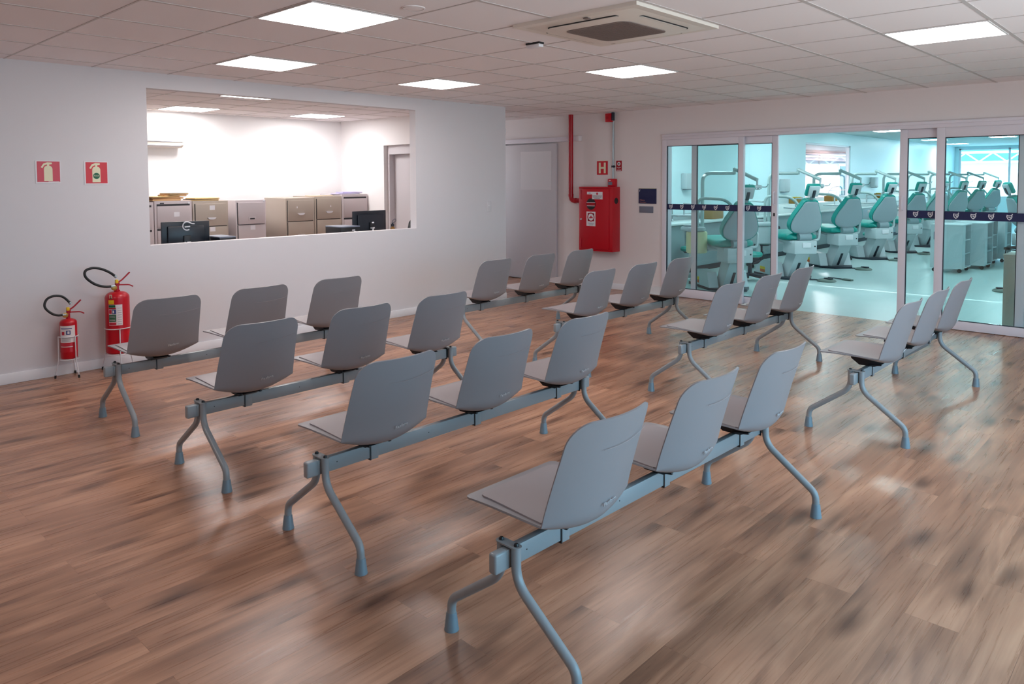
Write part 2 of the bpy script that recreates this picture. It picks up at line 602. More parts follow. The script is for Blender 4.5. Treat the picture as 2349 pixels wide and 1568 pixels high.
ON_X = (R(90), 0, R(90))     # lettering that faces +X, reading towards +Y
ON_Y = (R(90), 0, 0)         # lettering that faces -Y, reading towards +X

def arc(c, r, a0, a1, n, plane='xz', k=0.0):
    out = []
    for i in range(n + 1):
        a = a0 + (a1 - a0) * i / n
        u, v = c[0] + r * math.cos(a), c[1] + r * math.sin(a)
        out.append({'xz': (u, k, v), 'yz': (k, u, v), 'xy': (u, v, k)}[plane])
    return out
def bend(pts, rad, n=5):
    """round the corners of a polyline"""
    pts = [Vector(p) for p in pts]
    out = [pts[0]]
    for a, b, c in zip(pts, pts[1:], pts[2:]):
        d1, d2 = (a - b), (c - b)
        d = min(rad, d1.length * 0.49, d2.length * 0.49)
        p, q = b + d1.normalized() * d, b + d2.normalized() * d
        for i in range(n + 1):
            t = i / n
            out.append(p * (1 - t) ** 2 + b * 2 * t * (1 - t) + q * t * t)
    out.append(pts[-1])
    return out

# ================================================================== THE SETTING
# floors
struct(MB().b2(-5.2, XR, YF, YB + 0.02, -0.12, 0.0), 'floor', M['floor'])
struct(MB().b2(XC - 3.2, XR, YB + 0.02, YE, -0.12, 0.0), 'floor_clinic', M['clinic_floor'])

# ceilings
GX, GP = 0.2563, 0.625
mb = MB()
mb.b2(-5.2, XR, YF, YB + 0.1, H, H + 0.1)
x = GX - 9 * GP
while x < XR:
    mb.b2(x - 0.012, x + 0.012, YF, YB, H - 0.003, H + 0.001, mi=1)
    x += GP
y = -6 * GP
while y < YB:
    mb.b2(-5.2, XR, y - 0.006, y + 0.006, H - 0.0025, H + 0.001, mi=1)
    y += GP
struct(mb, 'ceiling', [M['tile'], M['tbar']])
struct(MB().b2(XC - 3.2, XR, YB + 0.1, YE + 0.3, HC, HC + 0.1), 'ceiling_clinic', M['clinic_ceiling'])

# left wall with the reception opening, y 1.68..4.735, z 1.025..2.418
OY0, OY1, OZ0, OZ1, WT = 1.685, 4.735, 1.022, 2.418, 0.11
YA = 6.27
mb = MB()
mb.b2(-WT, 0, YF, OY0, 0, H)
mb.b2(-WT, 0, OY1, YA, 0, H)
mb.b2(-WT, 0, OY0, OY1, 0, OZ0)
mb.b2(-WT, 0, OY0, OY1, OZ1, H)
struct(mb, 'wall_left', M['wall'])
struct(MB().b2(0, 0.014, YF, YA, 0, 0.085, 0.004), 'baseboard_left', M['skirting'])
# office behind it
XO, YO = -3.72, 6.20
struct(MB().b2(XO - 0.1, XO, 0.2, YO + 0.07, 0, H), 'wall_office_back', M['office_wall'])
DX0, DX1, DZ = -2.56, -1.62, 2.13
mb = MB()
mb.b2(XO, DX0, YO, YA, 0, H)
mb.b2(DX1, -WT, YO, YA, 0, H)
mb.b2(DX0, DX1, YO, YA, DZ, H)
struct(mb, 'wall_office_right', M['office_wall'])
struct(MB().b2(XO, -WT, 0.1, 0.2, 0, H), 'wall_office_left', M['office_wall'])
dr = thing('door_1', 'pale grey door in a deep casing at the right side of the office', 'door')
dr['kind'] = 'structure'
mb = MB()
mb.b2(DX0, DX0 + 0.05, YA, YA + 0.16, 0, DZ)
mb.b2(DX1 - 0.05, DX1, YA, YA + 0.16, 0, DZ)
mb.b2(DX0 + 0.05, DX1 - 0.05, YA, YA + 0.16, DZ - 0.14, DZ)
mb.build('casing', M['door'], dr)
MB().b2(DX0 + 0.05, DX1 - 0.05, YA + 0.10, YA + 0.14, 0.0, DZ - 0.14).build('door_leaf', M['door'], dr)

# corridor and wall with the glass doors
struct(MB().b2(-5.2, -5.1, YA, YB, 0, H), 'wall_corridor', M['wall_warm'])
FX0, FX1, FZ = 1.375, 7.4, 2.185
mb = MB()
mb.b2(-5.2, FX0, YB, YB + 0.12, 0, H)
mb.b2(FX1, XR, YB, YB + 0.12, 0, H)
mb.b2(FX0, FX1, YB, YB + 0.12, FZ, H)
struct(mb, 'wall_back', M['wall_warm'])
mb = MB()
mb.b2(-0.45, FX0, YB - 0.014, YB, 0, 0.085, 0.004)
struct(mb, 'baseboard_back', M['skirting'])
# wall behind the viewer and window wall on the right
struct(MB().b2(-WT, XR, YF - 0.1, YF, 0, H), 'wall_front', M['wall_warm'])
mb = MB()
mb.b2(XR, XR + 0.1, YF, 0.0, 0, H)
mb.b2(XR, XR + 0.1, 5.2, YB, 0, H)
mb.b2(XR, XR + 0.1, 0.0, 5.2, 2.3, H)
struct(mb, 'wall_right', M['wall_warm'])
mb = MB()
for y in (0.03, 1.3, 2.6, 3.9, 5.17):
    mb.b2(XR + 0.02, XR + 0.07, y - 0.03, y + 0.03, 0.0, 2.3)
for z in (0.03, 2.27):
    mb.b2(XR + 0.02, XR + 0.07, 0.0, 5.2, z - 0.03, z + 0.03)
struct(mb, 'window_1', M['alu'])

# clinic shell
mb = MB()
IY0, IY1, IZ0, IZ1 = 16.35, 19.25, 1.10, 2.42
mb.b2(XC - 0.12, XC, YB + 0.12, IY0, 0, HC)
mb.b2(XC - 0.12, XC, IY1, YE, 0, HC)
mb.b2(XC - 0.12, XC, IY0, IY1, 0, IZ0)
mb.b2(XC - 0.12, XC, IY0, IY1, IZ1, HC)
struct(mb, 'wall_clinic_left', M['clinic_wall'])
mb = MB()
WX0, WX1, WZ0, WZ1 = 0.08, 7.7, 0.88, 2.62
mb.b2(XC - 0.1, WX0, YE, YE + 0.12, 0, HC)
mb.b2(WX1, XR, YE, YE + 0.12, 0, HC)
mb.b2(WX0, WX1, YE, YE + 0.12, 0, WZ0)
mb.b2(WX0, WX1, YE, YE + 0.12, WZ1, HC)
struct(mb, 'wall_clinic_end', M['clinic_wall'])
mb = MB()
for x in (WX0 + 0.03, 1.62, 3.2, 4.7, 6.2, WX1 - 0.03):
    mb.b2(x - 0.03, x + 0.03, YE + 0.02, YE + 0.08, WZ0, WZ1)
mb.b2(WX0, WX1, YE + 0.02, YE + 0.08, WZ0, WZ0 + 0.05)
mb.b2(WX0, WX1, YE + 0.02, YE + 0.08, WZ1 - 0.05, WZ1)
wn = struct(mb, 'window_2', M['alu'])
MB().b2(WX0 + 0.02, WX1 - 0.02, YE + 0.045, YE + 0.051, WZ0 + 0.03, WZ1 - 0.03).build('pane', M['winglass'], wn)
struct(MB().b2(XR, XR + 0.1, YB + 0.12, YE, 0, HC), 'wall_clinic_right', M['clinic_wall'])
mb = MB()
mb.b2(XC - 0.10, XC - 0.02, IY0, IY0 + 0.05, IZ0, IZ1)
mb.b2(XC - 0.10, XC - 0.02, IY1 - 0.05, IY1, IZ0, IZ1)
mb.b2(XC - 0.10, XC - 0.02, IY0, IY1, IZ0, IZ0 + 0.04)
mb.b2(XC - 0.10, XC - 0.02, IY0, IY1, IZ1 - 0.04, IZ1)
wn = struct(mb, 'window_3', M['alu'])
MB().b2(XC - 0.065, XC - 0.06, IY0 + 0.03, IY1 - 0.03, IZ0 + 0.02, IZ1 - 0.02).build('pane', M['winglass'], wn)
# passage beyond the interior window
XP = -2.6
struct(MB().b2(XP - 0.1, XP, 16.0, YE, 0, HC), 'wall_passage', M['pink_wall'])
struct(MB().b2(XP, XC - 0.12, 15.9, 16.0, 0, HC), 'wall_passage_near', M['pink_wall'])
struct(MB().b2(XP, XC - 0.12, YE, YE + 0.1, 0, HC), 'wall_passage_far', M['pink_wall'])

# ------------------------------------------------------------------ glass wall to the clinic
mb = MB()
mb.b2(FX0, FX1, YB - 0.025, YB + 0.12, 2.125, FZ, 0.004)
mb.b2(FX0, FX1, YB - 0.04, YB - 0.02, FZ - 0.02, FZ + 0.012, 0.003)
mb.b2(FX0, 1.444, YB - 0.025, YB + 0.12, 0, 2.125, 0.004)
struct(mb, 'trim_1', M['alu'])

def shield(parent, x, z, y, s=0.056):
    """white shield emblem with a dark heart"""
    def outline(k, dz=0.0):
        p = [(-0.42, 0.46), (0.0, 0.36), (0.42, 0.46), (0.46, 0.05), (0.30, -0.30), (0.0, -0.54), (-0.30, -0.30), (-0.46, 0.05)]
        return [(x + a * s * k, z + b * s * k + dz) for a, b in p]
    mb = MB()
    mb.prism(outline(1.0), 'y', y - 0.0012, y, mi=0)
    mb.prism(outline(0.66), 'y', y - 0.0018, y, mi=1)
    mb.b2(x - 0.20 * s, x + 0.16 * s, y - 0.0024, y, z - 0.02 * s, z + 0.13 * s, mi=0)
    mb.b2(x + 0.02 * s, x + 0.20 * s, y - 0.0024, y, z - 0.16 * s, z + 0.13 * s, mi=0)
    mb.b2(x + 0.36 * s, x + 0.50 * s, y - 0.0012, y, z + 0.44 * s, z + 0.62 * s, mi=0)
    return mb.build('shield_emblem', [M['white'], M['navy']], parent)

def glazed(name, x0, x1, y, yt, zt, zb, ztop, sl, sr, gl, logos, zband=(1.180, 1.257)):
    """framed glass panel: sl/sr stile widths"""
    o = bpy.data.objects.new(name, None); COL.objects.link(o); o['kind'] = 'structure'
    mb = MB()
    if sl: mb.b2(x0, x0 + sl, y, y + yt, 0.004, ztop, 0.004)
    if sr: mb.b2(x1 - sr, x1, y, y + yt, 0.004, ztop, 0.004)
    mb.b2(x0 + sl, x1 - sr, y, y + yt, 0.004, zb, 0.004)
    mb.b2(x0 + sl, x1 - sr, y, y + yt, zt, ztop, 0.004)
    mb.build('frame', M['alu'], o)
    g = 0.007
    a, b = x0 + sl, x1 - sr
    mb = MB()
    yc = y + yt * 0.35
    mb.b2(a, a + g, yc - 0.012, yc + 0.012, zb, zt)
    mb.b2(b - g, b, yc - 0.012, yc + 0.012, zb, zt)
    mb.b2(a, b, yc - 0.012, yc + 0.012, zb, zb + g)
    mb.b2(a, b, yc - 0.012, yc + 0.012, zt - g, zt)
    mb.build('gasket', M['gasket'], o)
    MB().b2(a + g, b - g, yc, yc + 0.006, zb + g, zt - g).build('pane', M['glass'], o)
    bd = MB().b2(a + 0.002, b - 0.002, yc - 0.002, yc - 0.0004, zband[0], zband[1]).build('film_band', M['navy'], o)
    for lx in logos:
        if a + 0.02 < lx < b - 0.02:
            shield(bd, lx, (zband[0] + zband[1]) / 2, yc - 0.002)
    return o
L0 = [1.507 + 0.166 * i for i in range(7)]
glazed('window_4', 1.444, 2.556, YB - 0.02, 0.055, 2.040, 0.118, 2.125, 0.0, 0.070, 'glass', L0)
lf = glazed('door_2', 1.782, 2.968, YB + 0.055, 0.045, 2.035, 0.090, 2.125, 0.075, 0.072, 'glass', [2.58, 2.73, 2.885])
MB().tube(bend([(2.932, YB + 0.055, 1.275), (2.932, YB + 0.015, 1.275), (2.932, YB + 0.015, 1.43), (2.932, YB + 0.055, 1.43)], 0.015), 0.008).build('pull_handle', M['alu'], lf)
MB().b2(2.922, 2.942, YB + 0.050, YB + 0.056, 1.13, 1.17).build('lock', M['dark'], lf)
L1 = [4.925 + 0.158 * i for i in range(8)]
glazed('window_5', 4.732, 6.2, YB - 0.02, 0.055, 2.022, 0.095, 2.125, 0.080, 0.07, 'glass', L1, (1.155, 1.240))
glazed('window_6', 6.2, 7.4, YB - 0.02, 0.055, 2.022, 0.095, 2.125, 0.0, 0.07, 'glass', [], (1.155, 1.240))
rf = glazed('door_3', 4.352, 5.535, YB + 0.055, 0.045, 2.030, 0.080, 2.125, 0.078, 0.078, 'glass', [4.52, 4.665], (1.158, 1.243))
MB().tube(bend([(4.392, YB + 0.055, 1.245), (4.392, YB + 0.015, 1.245), (4.392, YB + 0.015, 1.39), (4.392, YB + 0.055, 1.39)], 0.015), 0.008).build('pull_handle', M['alu'], rf)

# ------------------------------------------------------------------ white sliding door left of the hydrant
sd = bpy.data.objects.new('door_4', None); COL.objects.link(sd); sd['kind'] = 'structure'
MB().b2(-2.35, -0.485, YB - 0.05, YB - 0.012, 0.012, 2.145, 0.004).build('door_leaf', M['door'], sd)
MB().b2(-1.22, -0.575, YB - 0.0525, YB - 0.049, 1.43, 2.03).build('pale_patch', M['doorpatch'], sd)  # thin rectangle slightly paler than the leaf
mb = MB()
mb.b2(-2.9, -0.08, YB - 0.065, YB, 2.165, 2.235, 0.006)
mb.b2(-2.9, -0.08, YB - 0.072, YB - 0.06, 2.19, 2.21, 0.003)
mb.build('rail', M['alu'], sd)
MB().b2(-0.085, -0.02, YB - 0.075, YB, 2.160, 2.240, 0.006).build('rail_cap', M['white'], sd)

# ------------------------------------------------------------------ ceiling lights
def ceiling_light(x0, y0, label, group, pm='panel', h=H, sx=0.605, cat='ceiling light'):
    t = thing('ceiling_light', label, cat, (x0 + GP / 2, y0 + GP / 2, h), 0, group)
    a = sx / 2
    mb = MB()
    f = 0.012
    for (ax, bx, ay, by) in ((-a, a, -a, -a + f), (-a, a, a - f, a), (-a, -a + f, -a + f, a - f), (a - f, a, -a + f, a - f)):
        mb.b2(ax, bx, ay, by, -0.007, 0.0)
    mb.build('frame', M['panel_frame'], t)
    b = a - f
    rr = 0.03
    poly = []
    for cx, cy, a0 in ((b - rr, b - rr, 0), (-b + rr, b - rr, 90), (-b + rr, -b + rr, 180), (b - rr, -b + rr, 270)):
        for k in range(5):
            an = R(a0 + 22.5 * k)
            poly.append((cx + rr * math.cos(an), cy + rr * math.sin(an)))
    MB().prism(poly, 'z', -0.0055, -0.001).build('diffuser', M[pm], t)
    return t
GW = 'ceiling lights in the waiting room'
ceiling_light(GX + 4 * GP, 2 * GP, 'large bright square ceiling light cut by the top edge of the picture', GW)
ceiling_light(GX + 1 * GP, 3 * GP, 'square ceiling light above the left half of the reception opening', GW)
ceiling_light(GX + 1 * GP, 6 * GP, 'square ceiling light above the right end of the reception opening', GW)
ceiling_light(GX + 4 * GP, 7 * GP, 'square ceiling light behind the ceiling air conditioner, above the red cabinet', GW)
ceiling_light(GX + 8 * GP, 7 * GP, 'square ceiling light at the far right, above the glass doors', GW)
for i, j in ((11, 7), (4, -3)):
    ceiling_light(GX + i * GP, j * GP, 'square ceiling light behind the viewer, outside the picture', 'ceiling lights behind the viewer')
ceiling_light(GX - 6 * GP, 11 * GP - 0.31, 'corridor ceiling light hidden behind the left wall', 'corridor ceiling lights')
GO = 'ceiling lights in the office'
ceiling_light(-3.46, 3.12, 'bright ceiling light at the left in the office, above the filing cabinets', GO, 'panel_office')
ceiling_light(-3.24, 4.95, 'bright ceiling light at the right in the office, near the wall corner', GO, 'panel_office')
ceiling_light(-1.34, 2.97, 'office ceiling light half hidden by the top of the reception opening', GO, 'panel_office')
GCL = 'ceiling lights in the clinic'
for x0, y0, lb in ((0.9, 17.8, 'clinic ceiling light seen above the open doorway'),
                   (0.5, 23.3, 'clinic ceiling light seen through the narrow right leaf of glass'),
                   (0.3, 26.8, 'clinic ceiling light nearest the bright end window'),
                   (2.3, 22.8, 'clinic ceiling light seen at the top of the right glass pane')):
    ceiling_light(x0, y0, lb, GCL, 'panel_clinic', HC)
for x0, y0 in ((0.9, 9.6), (3.4, 9.6), (6.0, 9.6), (0.9, 13.6), (3.4, 13.6), (6.0, 13.6), (3.4, 17.8), (6.0, 17.8), (6.0, 22.8)):
    ceiling_light(x0, y0, 'clinic ceiling light hidden behind the door header', 'hidden clinic ceiling lights', 'panel_clinic', HC)
for y0 in (17.5, 20.5, 23.5, 26.5):  # outer pair added to brighten the passage
    ceiling_light(-1.7, y0, 'passage ceiling light in a row extended to brighten it, behind the interior window', 'passage ceiling lights', 'panel_passage', HC)

# ------------------------------------------------------------------ ceiling air conditioner
ac = thing('air_conditioner', 'square white cassette air conditioner with a grey grille in the ceiling', 'air conditioner', (4.16, 2.925, H))
mb = MB()
S = 0.455
mb.prism([(-S, -S), (S, -S), (S, S), (-S, S)], 'z', -0.022, 0.0)
mb.build('frame', M['acwhite'], ac)
mb = MB()
# slightly domed centre panel with chamfered border
for (s0, s1, z0, z1) in ((0.40, 0.33, -0.022, -0.040),):
    v = [mb.bm.verts.new((a * s0, b * s0, z0)) for a, b in ((-1, -1), (1, -1), (1, 1), (-1, 1))]
    q = [mb.bm.verts.new((a * s1, b * s1, z1)) for a, b in ((-1, -1), (1, -1), (1, 1), (-1, 1))]
    for i in range(4):
        mb.bm.faces.new((v[i], v[(i + 1) % 4], q[(i + 1) % 4], q[i]))
    mb.bm.faces.new(q)
bmesh.ops.recalc_face_normals(mb.bm, faces=mb.bm.faces)
mb.build('centre_panel', M['acwhite'], ac)
def rrect(a, b, r, n=5):
    p = []
    for cx, cy, a0 in ((a - r, b - r, 0), (-a + r, b - r, 90), (-a + r, -b + r, 180), (a - r, -b + r, 270)):
        for k in range(n + 1):
            an = R(a0 + 90 / n * k)
            p.append((cx + r * math.cos(an), cy + r * math.sin(an)))
    return p
gr = MB().prism(rrect(0.235, 0.235, 0.06), 'z', -0.044, -0.0395).build('grille', M['acgrille'], ac)
mb = MB()
for i in range(22):
    yy = -0.21 + i * 0.02
    mb.b2(-0.215, 0.215, yy - 0.002, yy + 0.002, -0.0455, -0.0435)
mb.build('slats', M['acgrille'], gr)
for k in range(4):
    mb = MB()
    an = R(90 * k)
    c, s = math.cos(an), math.sin(an)
    lp = [(x * c - (y + 0.328) * s, x * s + (y + 0.328) * c) for x, y in rrect(0.265, 0.034, 0.03)]
    mb.prism(lp, 'z', -0.037, -0.030, mi=1)
    lp2 = [(x * c - (y + 0.328) * s, x * s + (y + 0.328) * c) for x, y in rrect(0.258, 0.026, 0.024)]
    mb.prism(lp2, 'z', -0.0385, -0.033, mi=0)
    mb.build('air_vane', [M['acwhite'], M['dark']], ac)
MB().b2(0.05, 0.085, -0.40, -0.37, -0.031, -0.026).build('sensor_window', M['acgrille'], ac)
MB().b2(-0.315, -0.28, 0.36, 0.39, -0.030, -0.026).build('badge', M['acgrille'], ac)

t = thing('ceiling_sensor', 'small grey box sensor on the ceiling beside the air conditioner', 'sensor', (3.39, 3.03, H))
MB().b2(-0.06, 0.06, -0.025, 0.025, -0.035, -0.012, 0.005).build('housing', M['white'], t)
MB().b2(-0.062, 0.062, -0.027, 0.027, -0.012, 0.0).build('base', M['dark'], t)
t = thing('ceiling_speaker', 'faint round flush cover in the ceiling right of the largest light', 'ceiling cover', (3.62, 1.75, H))
MB().lathe([(0.062, -0.004), (0.066, -0.003), (0.066, 0.0)], n=32).build('cover', M['tile'], t)
mb = MB()
mb.tube([(0.058 * math.cos(a), 0.058 * math.sin(a), -0.0045) for a in [2 * PI * i / 32 for i in range(32)]], 0.0015, 6, closed=True)
mb.build('rim', M['tbar'], t)

# ------------------------------------------------------------------ extinguisher signs on the left wall
def sign_extinguisher(y0, y1, z0, z1, base, label, circle):
    t = thing('fire_extinguisher_sign', label, 'sign', (0, (y0 + y1) / 2, (z0 + z1) / 2))
    w, h = (y1 - y0) / 2, (z1 - z0) / 2
    MB().b2(0, 0.004, -w, w, -h, h).build('backing', M['white'], t)
    MB().b2(0.004, 0.0052, -w * 0.88, w * 0.93, -h * 0.88, h * 0.93).build('colour_field', base, t)
    mb = MB()
    bw = w * 0.34
    body = [(-bw, -h * 0.80), (bw, -h * 0.80), (bw, h * 0.25)]
    for k in range(1, 6):
        a = R(90 * k / 6); body.append((bw * 0.25 + bw * 0.75 * math.cos(a), h * 0.25 + h * 0.3 * math.sin(a)))
    body += [(bw * 0.25, h * 0.55), (bw * 0.25, h * 0.66), (bw * 0.9, h * 0.70), (bw * 0.9, h * 0.84), (-bw * 0.2, h * 0.86), (-bw * 1.1, h * 0.74), (-bw * 1.7, h * 0.42), (-bw * 1.35, h * 0.34), (-bw * 0.9, h * 0.58), (-bw * 0.25, h * 0.68), (-bw * 0.25, h * 0.55)]
    for k in range(1, 6):
        a = R(90 + 90 * k / 6); body.append((-bw * 0.25 + bw * 0.75 * math.cos(a), h * 0.25 + h * 0.3 * math.sin(a)))
    body.append((-bw, h * 0.25))
    mb.prism(body, 'x', 0.0052, 0.0062)
    pg = mb.build('pictogram', M['cream'], t)
    if circle:
        cm = Matrix.Rotation(R(90), 4, 'Y')
        MB().lathe([(0.026, 0.0062), (0.026, 0.0070)], (0, 0.0, -h * 0.25), 28, 0, cm).build('green_disc', M['green'], pg)
        text('lettering', 'ÁGUA', 0.016, M['cream'], pg, (0.0072, 0.0, -h * 0.24), ON_X, 'CENTER')
    else:
        mb = MB()
        mb.b2(0.0052, 0.0058, w * 0.0, w * 0.86, -h * 0.865, -h * 0.83)
        mb.build('small_print', M['white'], t)
    return t
sign_extinguisher(0.811, 0.992, 1.582, 1.765, M['redfaded'], 'faded red sign with a plain pale extinguisher, left of its pair', False)
sign_extinguisher(1.167, 1.352, 1.568, 1.764, M['redsign'], 'bright red extinguisher sign with a green disc, right of its pair', True)

# light switch and tiny box
t = thing('light_switch', 'small white light switch on the wall right of the reception opening', 'switch', (0, 5.945, 1.245))
MB().b2(0, 0.008, -0.042, 0.042, -0.066, 0.066, 0.003).build('plate', M['wall'], t)
MB().b2(0.008, 0.013, -0.016, 0.016, 0.004, 0.018, 0.001).build('rocker', M['white'], t)
t = thing('wall_sensor', 'tiny white box on the end of the left wall near the ceiling', 'sensor', (-0.03, YA, 2.235))
MB().b2(-0.02, 0.02, 0, 0.025, -0.03, 0.03, 0.004).build('housing', M['white'], t)
MB().b2(-0.02, 0.02, 0.0, 0.012, -0.042, -0.03).build('bracket', M['gasket'], t)

# ------------------------------------------------------------------ fire hydrant cabinet
hc = thing('hydrant_cabinet', 'big red fire hydrant cabinet on the wall beside the glass doors', 'cabinet', (0.0, YB, 0.0))
HX0, HX1, HZ0, HZ1, HD = 0.066, 0.668, 0.553, 1.485, 0.19
MB().b2(HX0, HX1, -HD + 0.006, 0, HZ0, HZ1, 0.004).build('body', M['red'], hc)
do = MB().b2(HX0 + 0.012, HX1 - 0.055, -HD - 0.008, -HD + 0.006, HZ0 + 0.03, HZ1 - 0.03, 0.004).build('door', M['red'], hc)
yf = -HD - 0.008
MB().b2(HX0 + 0.006, HX1 - 0.006, -HD - 0.004, -HD + 0.006, HZ1 - 0.022, HZ1 - 0.002).build('top_lip', M['red'], hc)
cx, cz = 0.298, 1.235
my = Matrix.Rotation(R(90), 4, 'X')
mb = MB()
mb.lathe([(0.083, 0.0), (0.083, 0.003), (0.078, 0.004)], (cx, yf, cz), 32, 0, my)
gw = mb.build('round_window', M['dark'], do)
mb = MB()
mb.b2(cx - 0.074, cx + 0.074, yf - 0.0052, yf - 0.0035, cz - 0.022, cz + 0.018, mi=1)
mb.b2(cx - 0.078, cx + 0.078, yf - 0.0056, yf - 0.0035, cz + 0.018, cz + 0.026, mi=0)
mb.b2(cx - 0.072, cx + 0.072, yf - 0.0056, yf - 0.0035, cz - 0.030, cz - 0.022, mi=0)
mb.build('stripe', [M['white'], M['redpipe']], gw)
st = MB().b2(0.225, 0.318, yf - 0.0012, yf, 1.375, 1.412).build('sticker', M['white'], do)
mb = MB(); mb.b2(0.255, 0.292, yf - 0.0018, yf - 0.001, 1.388, 1.398); mb.build('print', M['plaquegrey'], st)
st = MB().b2(0.322, 0.505, yf - 0.0058, yf, 1.305, 1.412).build('sticker', M['white'], do)
mb = MB(); mb.lathe([(0.018, 0.0), (0.018, 0.0006)], (0.412, yf - 0.0058, 1.386), 20, 0, my)
mb.build('red_disc', M['redfaded'], st)
for k, (bd, wd) in enumerate((('EQUIPAMENTO DE USO', 0), ('EXCLUSIVO EM CASO', 0), ('DE INCÊNDIO', 0))):
    text('lettering', bd, 0.0155, M['dark'], st, (0.4135, yf - 0.0062, 1.353 - 0.018 * k), ON_Y, 'CENTER')
st = MB().b2(0.215, 0.378, yf - 0.0012, yf, 0.915, 1.125).build('sticker', M['white'], do)
mb = MB()
mb.lathe([(0.066, 0.0), (0.066, 0.0006)], (0.297, yf - 0.0012, 1.045), 32, 0, my, )
mb.lathe([(0.050, 0.0), (0.050, 0.0010)], (0.297, yf - 0.0012, 1.045), 32, 1, my)
for k in range(4):
    an = R(45 + 90 * k)
    px, pz = 0.297 + 0.062 * math.cos(an), 1.045 + 0.062 * math.sin(an)
    mb.lathe([(0.017, 0.0), (0.017, 0.0006)], (px, yf - 0.0012, pz), 14, 0, my)
mb.prism([(0.262, 1.04), (0.285, 1.052), (0.300, 1.072), (0.308, 1.055), (0.334, 1.046), (0.322, 1.024), (0.300, 1.030), (0.280, 1.022)], 'y', yf - 0.0028, yf - 0.0012, mi=0)
mb.build('emblem', [M['redfaded'], M['white']], st)
mb = MB()
for k in range(3):
    mb.b2(0.24 + 0.01 * k, 0.355 - 0.01 * k, yf - 0.0018, yf - 0.001, 0.955 - 0.014 * k, 0.960 - 0.014 * k)
mb.build('small_print', M['plaquegrey'], st)
mb = MB()
mb.lathe([(0.012, 0.0), (0.012, 0.010), (0.009, 0.013)], (0.118, yf, 1.01), 16, 0, my)
mb.box((0.125, yf - 0.014, 1.012), (0.034, 0.008, 0.012), 0.003, rot=Matrix.Rotation(R(-15), 3, 'Y'))
mb.build('latch', M['wire'], do)
for zc in (0.66, 1.37):
    MB().tube([(HX0 + 0.048, yf - 0.002, zc - 0.07), (HX0 + 0.048, yf - 0.002, zc + 0.07)], 0.004, 8).build('hinge', M['redfaded'], do)
mx = Matrix.Rotation(R(90), 4, 'Y')
MB().lathe([(0.045, 0.0), (0.045, 0.0012)], (HX1, -0.095, 1.285), 28, 0, mx).build('side_hole', M['dark'], hc)

# red standpipe
rp = thing('standpipe', 'red water pipe from the ceiling into the left side of the hydrant cabinet', 'pipe', (0, YB, 0))
mb = MB()
mb.tube(bend([(-0.155, -0.10, H), (-0.155, -0.10, 1.275), (HX0, -0.10, 1.275)], 0.075, 8), 0.036, 20)
mb.build('pipe', M['redpipe'], rp)
mb = MB()
mb.tube([(-0.155, -0.10, 1.335), (-0.155, -0.10, 1.375)], 0.041, 20)
mb.tube([(-0.085, -0.10, 1.275), (-0.05, -0.10, 1.275)], 0.041, 20)
mb.build('elbow_collar', M['redpipe'], rp)

# alarm conduit
cd = thing('conduit', 'thin metal conduit on the wall between two red alarm boxes', 'conduit', (0.56, YB, 0))
MB().tube([(0, -0.022, 1.60), (0, -0.022, H)], 0.0135, 14).build('pipe', M['galv'], cd)
mb = MB(); mb.tube([(-0.02, -0.022, 1.775), (0.02, -0.022, 1.775)], 0.018, 10); mb.b2(-0.024, 0.024, -0.03, 0, 1.767, 1.783)
mb.build('clamp', M['gasket'], cd)
t = thing('alarm_sounder', 'small red alarm box at the top of the conduit under the ceiling', 'alarm box', (0.535, YB - 0.036, 2.43))
MB().b2(-0.06, 0.04, -0.07, 0.0, -0.02, 0.105, 0.008).build('housing', M['red'], t)
MB().b2(0.04, 0.062, -0.055, 0.0, 0.0, 0.115, 0.004).build('back_box', M['gasket'], t)
mb = MB(); mb.b2(-0.045, 0.0, -0.0725, -0.07, 0.02, 0.06); mb.build('label_plate', M['redpipe'], t)
t = thing('alarm_call_point', 'small red alarm call point above the hydrant cabinet', 'call point', (0.555, YB, 1.535))
MB().b2(-0.068, 0.068, -0.06, 0, -0.055, 0.065, 0.012).build('housing', M['red'], t)
MB().b2(-0.052, 0.018, -0.0625, -0.06, -0.025, 0.02).build('press_window', M['plaquegrey'], t)
MB().b2(-0.035, -0.010, -0.0615, -0.06, 0.035, 0.045).build('print', M['white'], t)

# H sign
t = thing('hydrant_sign', 'square red sign with a large pale letter H', 'sign', (0.355, YB, 1.758))
MB().b2(-0.097, 0.097, -0.004, 0, -0.10, 0.10).build('backing', M['redsign'], t)
mb = MB()
for a in (-0.062, 0.028):
    mb.b2(a, a + 0.034, -0.0056, -0.004, -0.078, 0.078)
mb.b2(-0.03, 0.03, -0.0056, -0.004, -0.014, 0.014)
mb.build('letter', M['cream'], t)
mb = MB(); mb.b2(-0.097, 0.097, -0.005, 0, 0.10, 0.106); mb.build('top_edge', M['cream'], t)
# alarm button sign
t = thing('alarm_sign', 'small red sign with a white ring right of the conduit', 'sign', (0.648, YB, 1.783))
MB().b2(-0.048, 0.048, -0.003, 0, -0.075, 0.075).build('backing', M['redpipe'], t)
mb = MB()
mb.lathe([(0.028, 0.003), (0.028, 0.0042)], (0, 0, 0.030), 24, 0, my)
mb.lathe([(0.011, 0.003), (0.011, 0.0052)], (0, 0, 0.030), 20, 1, my)
mb.build('ring', [M['white'], M['gasket']], t)
text('lettering', 'ALARME', 0.018, M['white'], t, (0, -0.0034, -0.024), ON_Y, 'CENTER')
text('lettering', 'DE', 0.013, M['white'], t, (0, -0.0034, -0.040), ON_Y, 'CENTER')
mb = MB(); mb.b2(-0.038, 0.038, -0.0042, -0.003, -0.066, -0.055); mb.build('stripe', M['white'], t)

